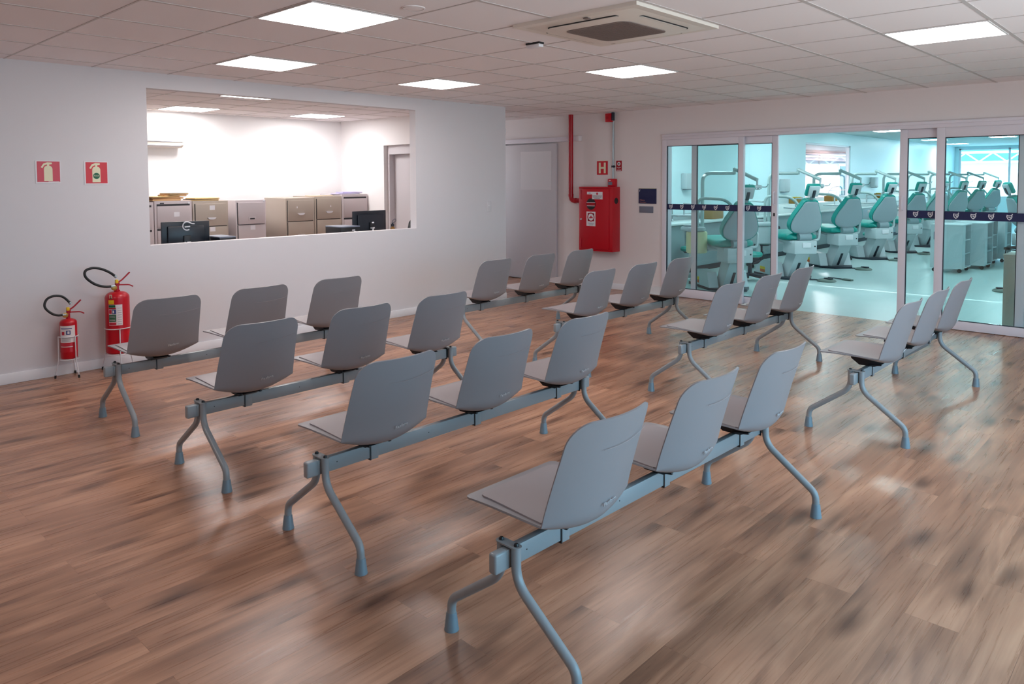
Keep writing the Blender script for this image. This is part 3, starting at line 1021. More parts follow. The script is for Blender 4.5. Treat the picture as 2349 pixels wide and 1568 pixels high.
# plaques
t = thing('room_plaque', 'dark navy plaque with small orange lettering left of the glass doors', 'plaque', (1.133, YB, 1.357))
MB().b2(-0.143, 0.143, -0.010, 0, -0.105, 0.105).build('board', M['navy'], t)
text('lettering', 'Clínica', 0.03, M['orange'], t, (-0.125, -0.0106, -0.058), ON_Y)
text('lettering', 'Odontológica', 0.019, M['orange'], t, (-0.125, -0.0106, -0.086), ON_Y)
mb = MB(); mb.b2(-0.128, -0.122, -0.0112, -0.010, 0.06, 0.088); mb.b2(-0.128, -0.114, -0.0112, -0.010, 0.082, 0.088)
mb.build('mark', M['white'], t)
MB().b2(-0.143, 0.143, -0.0105, 0, 0.105, 0.110).build('top_edge', M['cream'], t)
t = thing('braille_plaque', 'small blank grey plaque under the navy plaque', 'plaque', (1.113, YB, 1.168))
MB().b2(-0.114, 0.114, -0.008, 0, -0.045, 0.045, 0.002).build('board', M['plaquegrey'], t)

# ------------------------------------------------------------------ fire extinguishers and their stands
def tripod(name, label, x, y, rad, zr, z0, feet, foot_r, rot):
    t = thing(name, label, 'stand', (x, y, 0))
    def ring(r, z, n=32):
        return [(r * math.cos(2 * PI * i / n), r * math.sin(2 * PI * i / n), z) for i in range(n)]
    MB().tube(ring(rad, zr), 0.0042, 8, closed=True).build('upper_ring', M['wire'], t)
    mb = MB()
    mb.tube(ring(rad, z0 - 0.006), 0.0042, 8, closed=True)
    for k in range(3):
        a = rot + 2 * PI * k / 3
        mb.tube([(0, 0, z0 - 0.008), (rad * math.cos(a), rad * math.sin(a), z0 - 0.008)], 0.004, 8)
    mb.build('lower_ring', M['wire'], t)
    for k in range(3):
        a = rot + 2 * PI * k / 3
        c, s = math.cos(a), math.sin(a)
        g = MB().tube([((rad + 0.006) * c, (rad + 0.006) * s, zr + 0.004), ((rad + 0.008) * c, (rad + 0.008) * s, z0 - 0.01), (feet * c, feet * s, 0.02)], 0.0045, 10).build('leg', M['wire'], t)
        MB().tube([(feet * c - 0.002 * c, feet * s - 0.002 * s, 0.024), (feet * c, feet * s, 0.0)], 0.0075, 10).build('rubber_foot', M['rubber'], g)
    return t
def extinguisher(label, x, y, z0, z1, r, big):
    t = thing('fire_extinguisher', label, 'fire extinguisher', (x, y, z0))
    h = z1 - z0
    prof = [(r * 0.90, 0.0), (r, 0.012)] + ([(r, 0.05), (r * 1.015, 0.054), (r * 1.015, 0.06), (r, 0.064)] if not big else []) + [(r, h - r * 0.55)]
    for k in range(1, 8):
        a = R(90 * k / 8)
        prof.append((r * 0.28 + r * 0.72 * math.cos(a), h - r * 0.55 + r * 0.55 * math.sin(a)))
    prof += [(r * 0.26, h), (r * 0.26, h + 0.012), (0.0, h + 0.012)]
    MB().lathe(prof, n=40).build('cylinder', M['red'], t)
    s = 1.0 if big else 0.92
    hb = h + 0.012
    # valve: gauge, body, two levers pointing towards +Y
    mb = MB()
    mb.lathe([(0.017 * s, 0), (0.017 * s, 0.03 * s), (0.012 * s, 0.045 * s)], (0, 0, hb - 0.002), 16)
    mb.box((0, 0.004, hb + 0.05 * s), (0.024 * s, 0.034 * s, 0.03 * s), 0.004)
    vb = mb.build('valve', M['redpipe'], t)
    g = MB().lathe([(0.022 * s, 0), (0.022 * s, 0.012 * s), (0.018 * s, 0.014 * s)], (0.012, -0.028 * s, hb + 0.022 * s), 20, 0, Matrix.Rotation(R(90), 4, 'Y')).build('gauge', M['brass'], vb)
    MB().b2(-0.011 * s, 0.016 * s, -0.012, 0.010, hb + 0.058 * s, hb + 0.088 * s, 0.004).build('seal', M['yellow'], vb)
    def lever(pts, wd):
        P = bend(pts, 0.02)
        m2 = MB()
        for a, b in zip(P, P[1:]):
            d = b - a
            if d.length < 1e-5: continue
            an = math.atan2(d.z, d.y)
            m2.box((a + b) / 2, (wd, d.length + 0.002, 0.0095), 0.0015, rot=Matrix.Rotation(an, 3, 'X'), seg=1)
        return m2
    lever([(0, 0.0, hb + 0.060 * s), (0, 0.04 * s, hb + 0.080 * s), (0, 0.105 * s, hb + 0.142 * s)], 0.017 * s).build('upper_lever', M['redpipe'], t)
    lever([(0, 0.0, hb + 0.045 * s), (0, 0.05 * s, hb + 0.040 * s), (0, 0.10 * s, hb + 0.036 * s), (0, 0.128 * s, hb + 0.018 * s)], 0.018 * s).build('carrying_handle', M['redpipe'], t)
    # hose loop towards -Y
    if big:
        pts = [(0.014, -0.03, hb + 0.036), (0.018, -0.10, hb + 0.040), (0.02, -0.17, hb + 0.066), (0.015, -0.225, hb + 0.112), (0.01, -0.246, hb + 0.150), (0.0, -0.235, hb + 0.186), (0.0, -0.185, hb + 0.202), (0.0, -0.12, hb + 0.190), (0.0, -0.05, hb + 0.152), (0.004, -0.002, hb + 0.108)]
    else:
        pts = [(0.014, -0.03, hb + 0.026), (0.016, -0.075, hb + 0.026), (0.02, -0.12, hb + 0.046), (0.015, -0.160, hb + 0.088), (0.01, -0.168, hb + 0.126), (0.0, -0.145, hb + 0.166), (0.0, -0.098, hb + 0.184), (0.0, -0.045, hb + 0.176), (0.0, -0.01, hb + 0.148), (0.004, 0.022, hb + 0.106)]
    # smooth the hose with a spline
    P = [Vector(p) for p in pts]
    S = []
    for i in range(len(P) - 1):
        p0, p1, p2, p3 = P[max(i - 1, 0)], P[i], P[i + 1], P[min(i + 2, len(P) - 1)]
        for k in range(5):
            u = k / 5
            S.append(0.5 * ((2 * p1) + (p2 - p0) * u + (2 * p0 - 5 * p1 + 4 * p2 - p3) * u * u + (3 * p1 - p0 - 3 * p2 + p3) * u ** 3))
    S.append(P[-1])
    ho = MB().tube(S, 0.0105 if big else 0.0095, 12).build('hose', M['rubber'], t)
    mb = MB()
    mb.tube([S[0] + Vector((0, 0.01, 0)), S[2]], 0.0125, 12)
    mb.tube([S[-3], S[-1]], 0.0125, 12)
    mb.build('ferrule', M['galv'], ho)
    # labels wrapped on the camera side
    def wrap(name, a0, a1, za, zb, mtl, par, off=0.0008, n=14):
        P = [[Vector(((r + off) * math.cos(R(a0 + (a1 - a0) * j / n)), (r + off) * math.sin(R(a0 + (a1 - a0) * j / n)), z)) for j in range(n + 1)] for z in (za, zb)]
        m2 = MB()
        rows = [[m2.bm.verts.new(v) for v in row] for row in P]
        for j in range(n):
            m2.bm.faces.new((rows[0][j], rows[0][j + 1], rows[1][j + 1], rows[1][j]))
        return m2.build(name, mtl, par)
    if big:
        lb = wrap('label', -62, 4, 0.245, 0.42, M['white'], t)
        wrap('green_band', -61, -28, 0.398, 0.418, M['green'], lb, 0.0014)
        wrap('green_band', -61, -26, 0.277, 0.338, M['green'], lb, 0.0014)
        wrap('red_band', -61, -26, 0.383, 0.396, M['redpipe'], lb, 0.0014)
        wrap('red_band', -61, -26, 0.248, 0.272, M['redfaded'], lb, 0.0014)
        wrap('red_symbol', -60, -46, 0.345, 0.378, M['redfaded'], lb, 0.0014)
        wrap('blue_symbol', -44, -26, 0.342, 0.380, M['blue'], lb, 0.0014)
        for k in range(4):
            wrap('text_line', -58, -30, 0.288 + 0.012 * k, 0.2905 + 0.012 * k, M['white'], lb, 0.002)
        for k in range(8):
            wrap('text_line', -18, 0, 0.256 + 0.019 * k, 0.2585 + 0.019 * k, M['plaquegrey'], lb, 0.0014)
        wrap('symbol_figure', -41, -34, 0.350, 0.372, M['white'], lb, 0.002, 4)
        wrap('yellow_sticker', -62, -34, 0.425, 0.460, M['yellow'], t)
        ss = wrap('inspection_sticker', -56, -42, 0.472, 0.505, M['cream'], t)
        wrap('seal_figure', -52, -46, 0.480, 0.498, M['redfaded'], ss, 0.0014, 4)
        wrap('seal_foot', -54, -44, 0.4725, 0.480, M['green'], ss, 0.0014, 4)
    else:
        lb = wrap('label', -82, 30, 0.135, 0.272, M['white'], t)
        wrap('red_symbol', -64, -44, 0.198, 0.226, M['redfaded'], lb, 0.0014)
        wrap('blue_symbol', -32, -4, 0.200, 0.234, M['blue'], lb, 0.0014)
        wrap('symbol_figure', -24, -10, 0.208, 0.228, M['white'], lb, 0.002, 5)
        wrap('title_line', -74, 6, 0.246, 0.253, M['blue'], lb, 0.0014)
        for k in range(5):
            wrap('text_line', -66, -4, 0.145 + 0.008 * k, 0.147 + 0.008 * k, M['plaquegrey'], lb, 0.0014)
        wrap('red_band', -78, 8, 0.105, 0.130, M['redfaded'], t)
        wrap('white_line', -78, 10, 0.099, 0.104, M['white'], t)
    return t
EX, EY = 0.105, 0.982
tripod('extinguisher_stand', 'white wire tripod stand holding the small fire extinguisher', EX, EY, 0.068, 0.335, 0.155, 0.104, 0.01, R(262))
extinguisher('small red fire extinguisher with a white label, leftmost of the pair', EX, EY, 0.155, 0.478, 0.0625, False)
BX, BY = 0.150, 1.345
tripod('extinguisher_stand', 'white wire tripod stand holding the large fire extinguisher', BX, BY, 0.100, 0.358, 0.145, 0.136, 0.01, R(228))
extinguisher('tall red fire extinguisher with a green label behind the first bench', BX, BY, 0.145, 0.665, 0.094, True)

# ------------------------------------------------------------------ waiting benches
ZT = 0.845
def seat_params(t):
    q = 1 - t * t
    return 0.126 + 0.043 * q, 0.493 - 0.056 * q, 0.238 + 0.046 * q, 0.004 + 0.062 * (1 - abs(t) ** 3)
XF0 = -0.238
def seat_line(t, x, lift=0.0):
    xf, zf, xt, d = seat_params(t)
    a = max(0.0, min(1.0, (x - XF0) / (xf - XF0)))
    z = 0.493 - 0.055 * (1 - t * t) * (a * a * (3 - 2 * a)) - 0.007 * (1 - a) ** 6
    return z + lift
def seat_rows():
    """rows of (t -> point) from front lip over the fold to the top of the back"""
    W0 = 0.232
    r = 0.026
    seat, back = [], []
    ts = [-1, -0.985, -0.95, -0.9, -0.8, -0.68, -0.54, -0.4, -0.25, -0.1, 0.1, 0.25, 0.4, 0.54, 0.68, 0.8, 0.9, 0.95, 0.985, 1]
    fr = [0.0, 0.001, 0.003, 0.007, 0.012, 0.018, 0.026]
    for d in fr:
        w = W0 - r + math.sqrt(max(0, r * r - (r - d) ** 2))
        seat.append([Vector((XF0 + d, t * w, seat_line(t, XF0 + d))) for t in ts])
    for k in range(1, 11):
        u = k / 10
        row = []
        for t in ts:
            xf, zf, xt, d = seat_params(t)
            xe = xf - d
            x = XF0 + 0.026 + (xe - XF0 - 0.026) * u
            row.append(Vector((x, t * W0, seat_line(t, x))))
        seat.append(row)
    # fillet
    for k in range(0, 9):
        u = k / 8
        row = []
        for t in ts:
            xf, zf, xt, d = seat_params(t)
            p0 = Vector((xf - d, t * W0, seat_line(t, xf - d)))
            tx = (seat_line(t, xf - d) - seat_line(t, xf - d - 0.01)) / 0.01
            p1 = Vector((xf, t * W0, p0.z + tx * d))
            b = d * 1.15 / (ZT - zf)
            p2 = Vector((xf + (xt - xf) * b ** 1.12, t * W0, zf + (ZT - zf) * b))
            row.append(p0 * (1 - u) ** 2 + p1 * 2 * u * (1 - u) + p2 * u * u)
        if k == 0:
            pass
        back.append(row)
    rc = 0.072
    zs = [0.0, 0.1, 0.2, 0.3, 0.4, 0.5, 0.6, 0.7]
    vals = [v * (1 - rc / 0.35) / 0.7 for v in zs[1:]] + [1 - (rc / 0.35) * (1 - s) for s in (0.2, 0.4, 0.58, 0.74, 0.86, 0.94, 0.985, 1.0)]
    for v in vals:
        row = []
        for t in ts:
            xf, zf, xt, d = seat_params(t)
            b0 = d * 1.15 / (ZT - zf)
            b = b0 + (1 - b0) * v
            z = zf + (ZT - zf) * b
            w = W0 - 0.018 * v
            dz = ZT - z
            if dz < rc:
                wf = w
                w = w - rc + math.sqrt(max(0, rc * rc - (rc - dz) ** 2))
                xf, zf, xt, d = seat_params(t * w / wf)
            row.append(Vector((xf + (xt - xf) * b ** 1.12, t * w, z)))
        back.append(row)
    return seat, back, ts

def make_bench():
    root = thing('waiting_bench', 'bench', 'waiting bench')
    BZ0, BZ1, BW, BL = 0.338, 0.402, 0.030, 0.93
    LY = 0.89
    bm_ = MB().b2(-BW / 2, BW / 2, -BL, BL, BZ0, BZ1, 0.003).build('beam', M['steel'], root)
    for s in (-1, 1):
        MB().b2(-BW / 2 - 0.002, BW / 2 + 0.002, s * (LY + 0.022), s * (LY + 0.078), BZ0 - 0.002, BZ1 + 0.002, 0.008, seg=3).build('end_cap', M['steel'], bm_)
    for yy in (-0.82, -0.30):
        MB().lathe([(0.0028, 0), (0.0028, 0.0006)], (BW / 2, yy, 0.372), 10, 0, mx).build('screw_hole', M['dark'], bm_)
    for s in (-1, 1):
        y = s * LY
        # saddle plate on the tube tops
        poly = rrect(0.052, 0.018, 0.017, 6)
        cl = MB().prism([(a, b + y) for a, b in poly], 'z', 0.409, 0.414).build('leg_clamp', M['steel'], root)
        mb = MB()
        for k in (-1, 1):
            mb.lathe([(0.0085, 0), (0.0085, 0.004), (0.006, 0.009), (0, 0.0105)], (k * 0.034, y, 0.414), 14)
        mb.build('bolt', M['black'], cl)
        MB().b2(-0.020, 0.020, y - s * 0.020 - 0.003, y - s * 0.020 + 0.003, BZ0 - 0.006, BZ1 + 0.006).build('rubber_gasket', M['black'], cl)
        for k in (-1, 1):
            P = bend([(k * 0.033, y, 0.409), (k * 0.033, y, 0.295), (k * 0.285, y, 0.112), (k * 0.288, y, 0.052)], 0.058, 7)
            lg = MB().tube(P, 0.0162, 18).build('leg', M['steel'], root)
            MB().lathe([(0.0265, 0.0), (0.0265, 0.003), (0.0255, 0.006), (0.019, 0.060), (0.0175, 0.064)], (k * 0.288, y, 0), 24).build('foot', M['foot'], lg)
    seat, back, ts = seat_rows()
    for k in (-1, 0, 1):
        yc = 0.012 + 0.651 * k
        off = Vector((0, yc, 0))
        so = MB().shell([[p + off for p in row] for row in seat] + [[p + off for p in back[0]]], -0.0065).build('seat', M['plastic'], root, 40)
        bo = MB().shell([[p + off for p in row] for row in back], -0.0065)
        # fine moulding line across the back
        bo = bo.build('backrest', M['plastic'], root, 40)
        # raised inlay panel on the seat
        rows = []
        x0, x1 = XF0 + 0.036, 0.088
        rad = 0.03
        for d in [0, 0.002, 0.006, 0.012, 0.02, 0.03] + [0.03 + (x1 - x0 - 0.03) * j / 8 for j in range(1, 9)]:
            x = x0 + d
            w = 0.196 if d >= rad else 0.196 - rad + math.sqrt(max(0, rad * rad - (rad - d) ** 2))
            rows.append([Vector((x, yc + t * w, seat_line(t * w / 0.232, x, 0.0058))) for t in ts])
        MB().shell(rows, -0.006).build('inlay', M['pad'], so, 40)
        # bracket under the seat: black plate, arms and beam sleeve
        mb = MB()
        mb.prism([(-0.10, 0.458), (0.075, 0.432), (0.085, 0.424), (0.04, 0.404), (-0.05, 0.404), (-0.10, 0.440)], 'y', yc - 0.05, yc + 0.05)
        for q in (-1, 1):
            mb.box((0.045, yc + q * 0.055, 0.417), (0.085, 0.012, 0.010), 0.003, rot=Matrix.Rotation(R(-8), 3, 'Y'))
        mb.build('bracket', M['black'], so)
        MB().b2(-BW / 2 - 0.003, BW / 2 + 0.003, yc - 0.002, yc + 0.038, BZ0 - 0.008, BZ1 + 0.003, 0.002).build('beam_sleeve', M['steel'], so)
        MB().b2(-BW / 2 - 0.0035, BW / 2 + 0.0035, yc - 0.008, yc - 0.002, BZ0 - 0.0085, BZ1 + 0.003).build('sleeve_gasket', M['black'], so)
        # lettering on the lower right of the back
        def outer(t, v):
            xf, zf, xt, d = seat_params(t)
            b = v
            return Vector((xf + (xt - xf) * b ** 1.12, yc + t * 0.228, zf + (ZT - zf) * b))
        def place_frame(t, v, offd):
            p = outer(t, v)
            ey = (outer(t + 0.02, v) - outer(t - 0.02, v)).normalized()
            ez = (outer(t, v + 0.02) - outer(t, v - 0.02))
            ez = (ez - ey * ez.dot(ey)).normalized()
            ex = ey.cross(ez).normalized()
            q = p + ex * offd
            mt = Matrix((ey, ez, ex)).transposed().to_4x4()
            mt.translation = q
            return mt
        if k == -1:
            tx = text('lettering', 'Flexform', 0.0205, M['lettergrey'], bo, None, None, 'CENTER', 0.0012, place_frame(0.16, 0.205, 0.0068))
            TXT = tx.data
        else:
            tx = bpy.data.objects.new('lettering', TXT)
            COL.objects.link(tx)
            tx.parent = bo
            tx.matrix_local = place_frame(0.16, 0.205, 0.0068)
        pts = []
        for j in range(13):
            t = -0.30 + 1.18 * j / 12
            mt = place_frame(t, 0.735, 0.0062)
            pts.append(mt.translation.copy())
        MB().tube(pts, 0.0009, 5).build('moulding_line', M['pad'], bo)
    return root
bench = make_bench()
CY1, CY2 = 1.683, 4.727
spots = [
    (5.276, CY1 - 0.012, 'grey three-seat bench nearest the viewer, in the right foreground with bluish lit backs'),
    (4.140, CY1, 'grey three-seat bench in the centre foreground, one row left of the nearest bench'),
    (2.957, CY1, 'grey three-seat bench two rows left of the nearest bench, in front of the extinguisher bench'),
    (1.730, CY1, 'grey three-seat bench nearest the reception opening, beside the two fire extinguishers'),
    (1.735, CY2, 'far grey three-seat bench against the end of the left wall, below the red hydrant cabinet'),
    (2.957, CY2, 'far grey three-seat bench second from the left wall, in front of the left glass panel'),
    (4.130, CY2, 'far grey three-seat bench in front of the open doorway to the clinic'),
    (5.322, CY2, 'far grey three-seat bench at the right edge, in front of the right glass panel'),
]
allb = [bench] + [copy_tree(bench) for _ in spots[1:]]
turns = [R(-0.9), R(-0.5)] + [0.0] * 6
for b, (bx, by, lb), tz in zip(allb, spots, turns):
    place(b, (bx, by, 0), tz, lb, 'three-seat waiting benches')

# ------------------------------------------------------------------ office behind the opening
CF, CD = -2.97, 0.62
def cabinet(y0, y1, zt, mt, kind, label, xf=CF, yaw=0):
    t = thing('filing_cabinet', label, 'filing cabinet', (xf, (y0 + y1) / 2, 0), 0, 'filing cabinets along the office wall')
    w = (y1 - y0) / 2
    MB().b2(-CD, 0, -w, w, 0, zt, 0.004).build('body', M[mt], t)
    hh = (zt - 0.07) / 4
    for k in range(4):
        z1 = zt - 0.035 - k * hh
        z0 = z1 - hh + 0.012
        out = 0.016
        mb = MB()
        if kind == 'slot':
            mb.b2(0.001, out, -w + 0.03, w - 0.03, z0, z1 - 0.03, 0.003)
            d = mb.build('drawer', M[mt], t)
            MB().b2(0.001, 0.006, -w + 0.03, w - 0.03, z1 - 0.03, z1 - 0.004).build('grip_slot', M['gap'], d)
        else:
            o2 = out + (0.02 if (kind == 'open' and k == 0) else 0)
            mb.b2(0.001, o2, -w + 0.03, w - 0.03, z0, z1, 0.003)
            d = mb.build('drawer', M[mt], t)
            mb = MB()
            mb.b2(0.001, 0.004, -w + 0.022, w - 0.022, z0 - 0.008, z0)
            mb.b2(0.001, 0.004, -w + 0.020, -w + 0.032, z0, z1)
            mb.build('gap', M['gap'], d)
            if kind == 'cup':
                pl = [(-0.06, 0), (0.06, 0), (0.045, -0.02), (0.02, -0.028), (-0.02, -0.028), (-0.045, -0.02)]
                m2 = MB().prism([(a, b + z0 + 0.115) for a, b in pl], 'x', o2, o2 + 0.022)
                m2.build('handle', M['wire'], d)
            else:
                m2 = MB().b2(o2, o2 + 0.006, -0.055, 0.055, z0 + 0.05, z0 + 0.10, 0.002)
                m2.b2(o2 + 0.003, o2 + 0.0068, -0.035, 0.035, z0 + 0.066, z0 + 0.085, mi=1)
                m2.build('handle', [M[mt], M['gap']], d)
    return t
def card(cab, y, z, x=0.017, w=0.036, h=0.03):
    d = [c for c in cab.children if c.name.startswith('drawer')]
    d = sorted(d, key=lambda c: abs(sum(v.co.z for v in c.data.vertices) / len(c.data.vertices) - z))[0]
    cd = MB().b2(x, x + 0.002, y - w, y + w, z - h, z + h).build('label_card', M['white'], d)
    return cd
c0 = cabinet(2.41, 2.872, 1.325, 'cabgrey', 'slot', 'grey filing cabinet cut off by the left edge of the reception opening')
c1 = cabinet(2.880, 3.362, 1.335, 'cabgrey', 'slot', 'grey filing cabinet under the heap of brown folders, behind the left monitor')
c2 = cabinet(3.374, 3.860, 1.322, 'cabbeige', 'cup', 'beige filing cabinet with a white card, right of the folder heap')
c3 = cabinet(3.968, 4.418, 1.322, 'cabgrey', 'open', 'pale grey filing cabinet with its top drawer slightly open')
c4 = cabinet(4.734, 5.206, 1.334, 'cabbeige', 'cup', 'beige filing cabinet showing its wide bare side, right of a gap')
c5 = cabinet(5.218, 5.690, 1.350, 'cabbeige', 'cup', 'beige filing cabinet between another beige one and the last grey one')
c6 = cabinet(5.700, 6.180, 1.372, 'cabgrey', 'slot', 'grey filing cabinet at the right end of the row, in the corner')
card(c1, 3.155 - 3.121, 1.16); card(c2, 3.63 - 3.617, 1.232); card(c2, 3.63 - 3.617, 0.94); card(c3, 4.21 - 4.193, 0.935)
for cb, yy in ((c4, -0.06), (c5, 0.03)):
    d = MB().b2(0.017, 0.0185, yy - 0.008, yy + 0.008, 1.185, 1.21).build('sticker', M['white'], cb)
for cb in (c1, c3):
    MB().lathe([(0.014, 0), (0.014, 0.006), (0.008, 0.008)], (0.0, 0.20, 1.305), 14, 0, mx).build('lock', M['wire'], cb)
MB().b2(0.0, 0.002, -0.17, -0.12, 1.300, 1.312).build('maker_plate', M['gap'], c1)

def folder(x, y, z, sx, sy, th, rz, mt, label, grp='folders on the filing cabinets', tilt=0):
    t = thing('folder', label, 'folder', (x, y, z), rz, grp)
    rot = Matrix.Rotation(R(tilt), 3, 'X')
    dz = abs(math.sin(R(tilt))) * sy / 2
    MB().box((0, 0, th / 2 + dz), (sx, sy, th), 0.002, rot=rot, seg=1).build('cover', M[mt], t)
    MB().box((0, 0, th / 2 + dz), (sx + 0.006, sy + 0.012, th * 0.45), 0.0, rot=rot).build('paper_edges', M['white' if mt == 'lilac' else 'paperyellow'], t)
    return t
ZF = 1.335
folder(CF - 0.17, 2.68, 1.326, 0.26, 0.26, 0.010, R(4), 'paperdark', 'thin dark folder lying flat at the left end of the heap')
folder(CF - 0.16, 3.05, ZF, 0.25, 0.36, 0.026, R(3), 'paperbrown', 'brown folder at the bottom left of the heap')
folder(CF - 0.18, 3.09, ZF + 0.026, 0.25, 0.38, 0.020, R(-7), 'paperbrown', 'brown folder lying second from the bottom of the heap')
folder(CF - 0.16, 3.03, ZF + 0.046, 0.25, 0.36, 0.012, R(9), 'paperyellow', 'manila folder in the middle of the heap')
folder(CF - 0.17, 3.18, ZF + 0.058, 0.23, 0.28, 0.020, R(-3), 'paperbrown', 'brown folder second from the top of the heap')
folder(CF - 0.16, 3.20, ZF + 0.078, 0.22, 0.26, 0.020, R(12), 'paperdark', 'dark brown folder on top of the heap')
folder(CF - 0.17, 3.56, 1.322, 0.25, 0.38, 0.024, R(-2), 'paperdark', 'dark folder lying on the beige cabinet right of the heap')
folder(CF - 0.16, 3.58, 1.346, 0.24, 0.35, 0.018, R(5), 'paperyellow', 'manila folder lying on the dark folder right of the heap')
folder(CF - 0.2, 5.42, 1.350, 0.22, 0.34, 0.014, R(3), 'white', 'white papers on the second beige cabinet from the right')
folder(CF - 0.18, 5.88, 1.372, 0.24, 0.38, 0.018, R(2), 'lilac', 'lilac folder on the rightmost filing cabinet')
folder(CF - 0.19, 5.96, 1.390, 0.24, 0.34, 0.016, R(-4), 'lilac', 'lilac folder with a white edge on top at the right end')

# wall air conditioner
t = thing('split_air_conditioner', 'white wall air conditioner cut off at the left of the office', 'air conditioner', (XO, 3.02, 2.05))
MB().prism([(0.0, 0.0), (0.12, 0.0), (0.18, 0.035), (0.20, 0.09), (0.20, 0.25), (0.17, 0.29), (0.0, 0.29)], 'y', -0.5, 0.5).build('body', M['acwhite'], t)
mb = MB(); mb.b2(0.192, 0.203, -0.48, 0.48, 0.078, 0.083)
mb.build('seam', M['plaquegrey'], t)
MB().prism([(0.10, -0.006), (0.185, 0.030), (0.183, 0.036), (0.10, 0.002)], 'y', -0.46, 0.46).build('air_vane', M['white'], t)

# reception desk with two monitors and two computers
dk = thing('desk', 'pale office desk hidden just behind the reception sill', 'desk', (-0.72, 3.5, 0))
MB().b2(-0.46, 0.46, -1.75, 1.75, 0.715, 0.745, 0.004).build('top', M['countertop'], dk)
for yy in (-1.7, 0.0, 1.7):
    MB().b2(-0.42, 0.42, yy - 0.015, yy + 0.015, 0, 0.715).build('leg_panel', M['cabgrey'], dk)
def monitor(x, y, zt, wv, hv, label, curl, turn=0.0):
    t = thing('monitor', label, 'monitor', (x, y, 0.745), turn, 'monitors on the reception desk')
    z1 = zt - 0.745
    z0 = z1 - hv
    mb = MB()
    mb.b2(-0.022, 0.0, -wv / 2, wv / 2, z0, z1, 0.006)
    mb.box((0.014, 0, (z0 + z1) / 2), (0.03, wv * 0.78, hv * 0.72), 0.012)
    mb.build('housing', M['screen'], t)
    MB().b2(0.02, 0.05, -0.035, 0.035, z0 - 0.02, z0 + 0.16, 0.006).build('stand_neck', M['black'], t)
    MB().b2(-0.08, 0.12, -0.13, 0.13, 0, 0.014, 0.004).build('stand_base', M['black'], t)
    mb = MB(); mb.b2(0.050, 0.054, -0.006, 0.03, z0 + 0.085, z0 + 0.10); mb.b2(0.050, 0.054, -0.032, -0.022, z0 + 0.085, z0 + 0.10)
    mb.build('connector', M['white'], t)
    if curl:
        mb = MB()
        zc = z1 - 0.045
        mb.tube([(0.034, 0.040 * math.cos(a), zc + 0.042 * math.sin(a)) for a in [R(50 + 14 * i) for i in range(19)]], 0.006, 8)
        mb.tube([(0.034, 0.02, zc + 0.036), (0.034, 0.05, zc + 0.022), (0.034, 0.075, zc + 0.020)], 0.006, 8)
        mb.tube([(0.034, -0.022, zc - 0.010), (0.034, 0.03, zc - 0.006)], 0.007, 8)
        mb.build('white_logo', M['wire'], t)
    else:
        mb = MB(); mb.b2(0.050, 0.055, -0.012, 0.018, z0 + 0.15, z0 + 0.165); mb.b2(0.050, 0.056, -0.008, 0.012, z0 + 0.02, z0 + 0.09)
        mb.build('cable_plug', M['white'], t)
        MB().b2(0.0295, 0.031, -0.12, 0.02, z1 - 0.03, z1 - 0.024).build('vent', M['black'], t)
    return t
monitor(-0.62, 2.27, 1.19, 0.465, 0.30, 'black monitor seen from behind at the left of the opening, white curl mark', True, R(-6))
monitor(-0.62, 4.515, 1.222, 0.515, 0.30, 'black monitor seen from behind at the right of the opening', False, R(4))
def tower(x, y, zt, wv, label):
    t = thing('desktop_computer', label, 'computer', (x, y, 0.745), 0, 'desktop computers on the reception desk')
    h = zt - 0.745
    MB().b2(-0.16, 0.16, -wv / 2, wv / 2, 0, h - 0.012, 0.003).build('case', M['black'], t)
    MB().b2(-0.161, 0.161, -wv / 2 - 0.001, wv / 2 + 0.001, h - 0.012, h, 0.002).build('lid', M['plaquegrey'], t)
    mb = MB(); mb.b2(0.16, 0.165, 0.02, 0.06, h - 0.055, h - 0.040); mb.b2(0.16, 0.165, 0.045, 0.075, h - 0.085, h - 0.06)
    mb.build('ports', M['white'], t)
    MB().tube(bend([(0.162, 0.06, h - 0.07), (0.19, 0.065, h - 0.09), (0.19, 0.08, 0.0)], 0.02), 0.004, 8).build('cable', M['black'], t)
    return t
tower(-0.55, 2.595, 1.03, 0.17, 'black desktop computer right of the left monitor')
tower(-0.55, 4.075, 1.063, 0.26, 'black desktop computer left of the right monitor')
t = thing('spray_bottle', 'small amber bottle with a looped spout beside the right monitor', 'bottle', (-0.62, 4.86, 0.745))
MB().lathe([(0.032, 0), (0.034, 0.01), (0.034, 0.22), (0.028, 0.25), (0.014, 0.262), (0.014, 0.27)], n=20).build('body', M['amber'], t)
MB().lathe([(0.020, 0.27), (0.020, 0.295), (0.008, 0.30), (0.008, 0.315)], n=16).build('cap', M['gasket'], t)
MB().tube(bend([(0, -0.01, 0.30), (0, 0.0, 0.345), (0, 0.045, 0.365), (0, 0.055, 0.335), (0, 0.01, 0.312)], 0.018), 0.004, 8).build('spout', M['plaquegrey'], t)
t = thing('office_chair', 'dark office chair back just visible at the right end of the opening', 'chair', (-1.25, 5.78, 0))
P = []
for i in range(7):
    z = 0.62 + 0.46 * i / 6
    hw = 0.23 - 0.02 * i - (0.05 if i == 6 else 0)
    P.append([Vector((-0.06 + 0.03 * (k / 4 - 1) ** 2, (k / 4 - 1) * hw, z)) for k in range(9)])
MB().shell(P, 0.05).build('backrest', M['black'], t)
MB().box((0.2, 0, 0.48), (0.46, 0.48, 0.07), 0.025).build('seat', M['black'], t)
MB().b2(-0.08, -0.03, -0.03, 0.03, 0.45, 0.70).build('back_bar', M['black'], t)
MB().lathe([(0.03, 0.1), (0.03, 0.30), (0.02, 0.30), (0.02, 0.45)], (0.2, 0, 0), 16).build('gas_lift', M['black'], t)
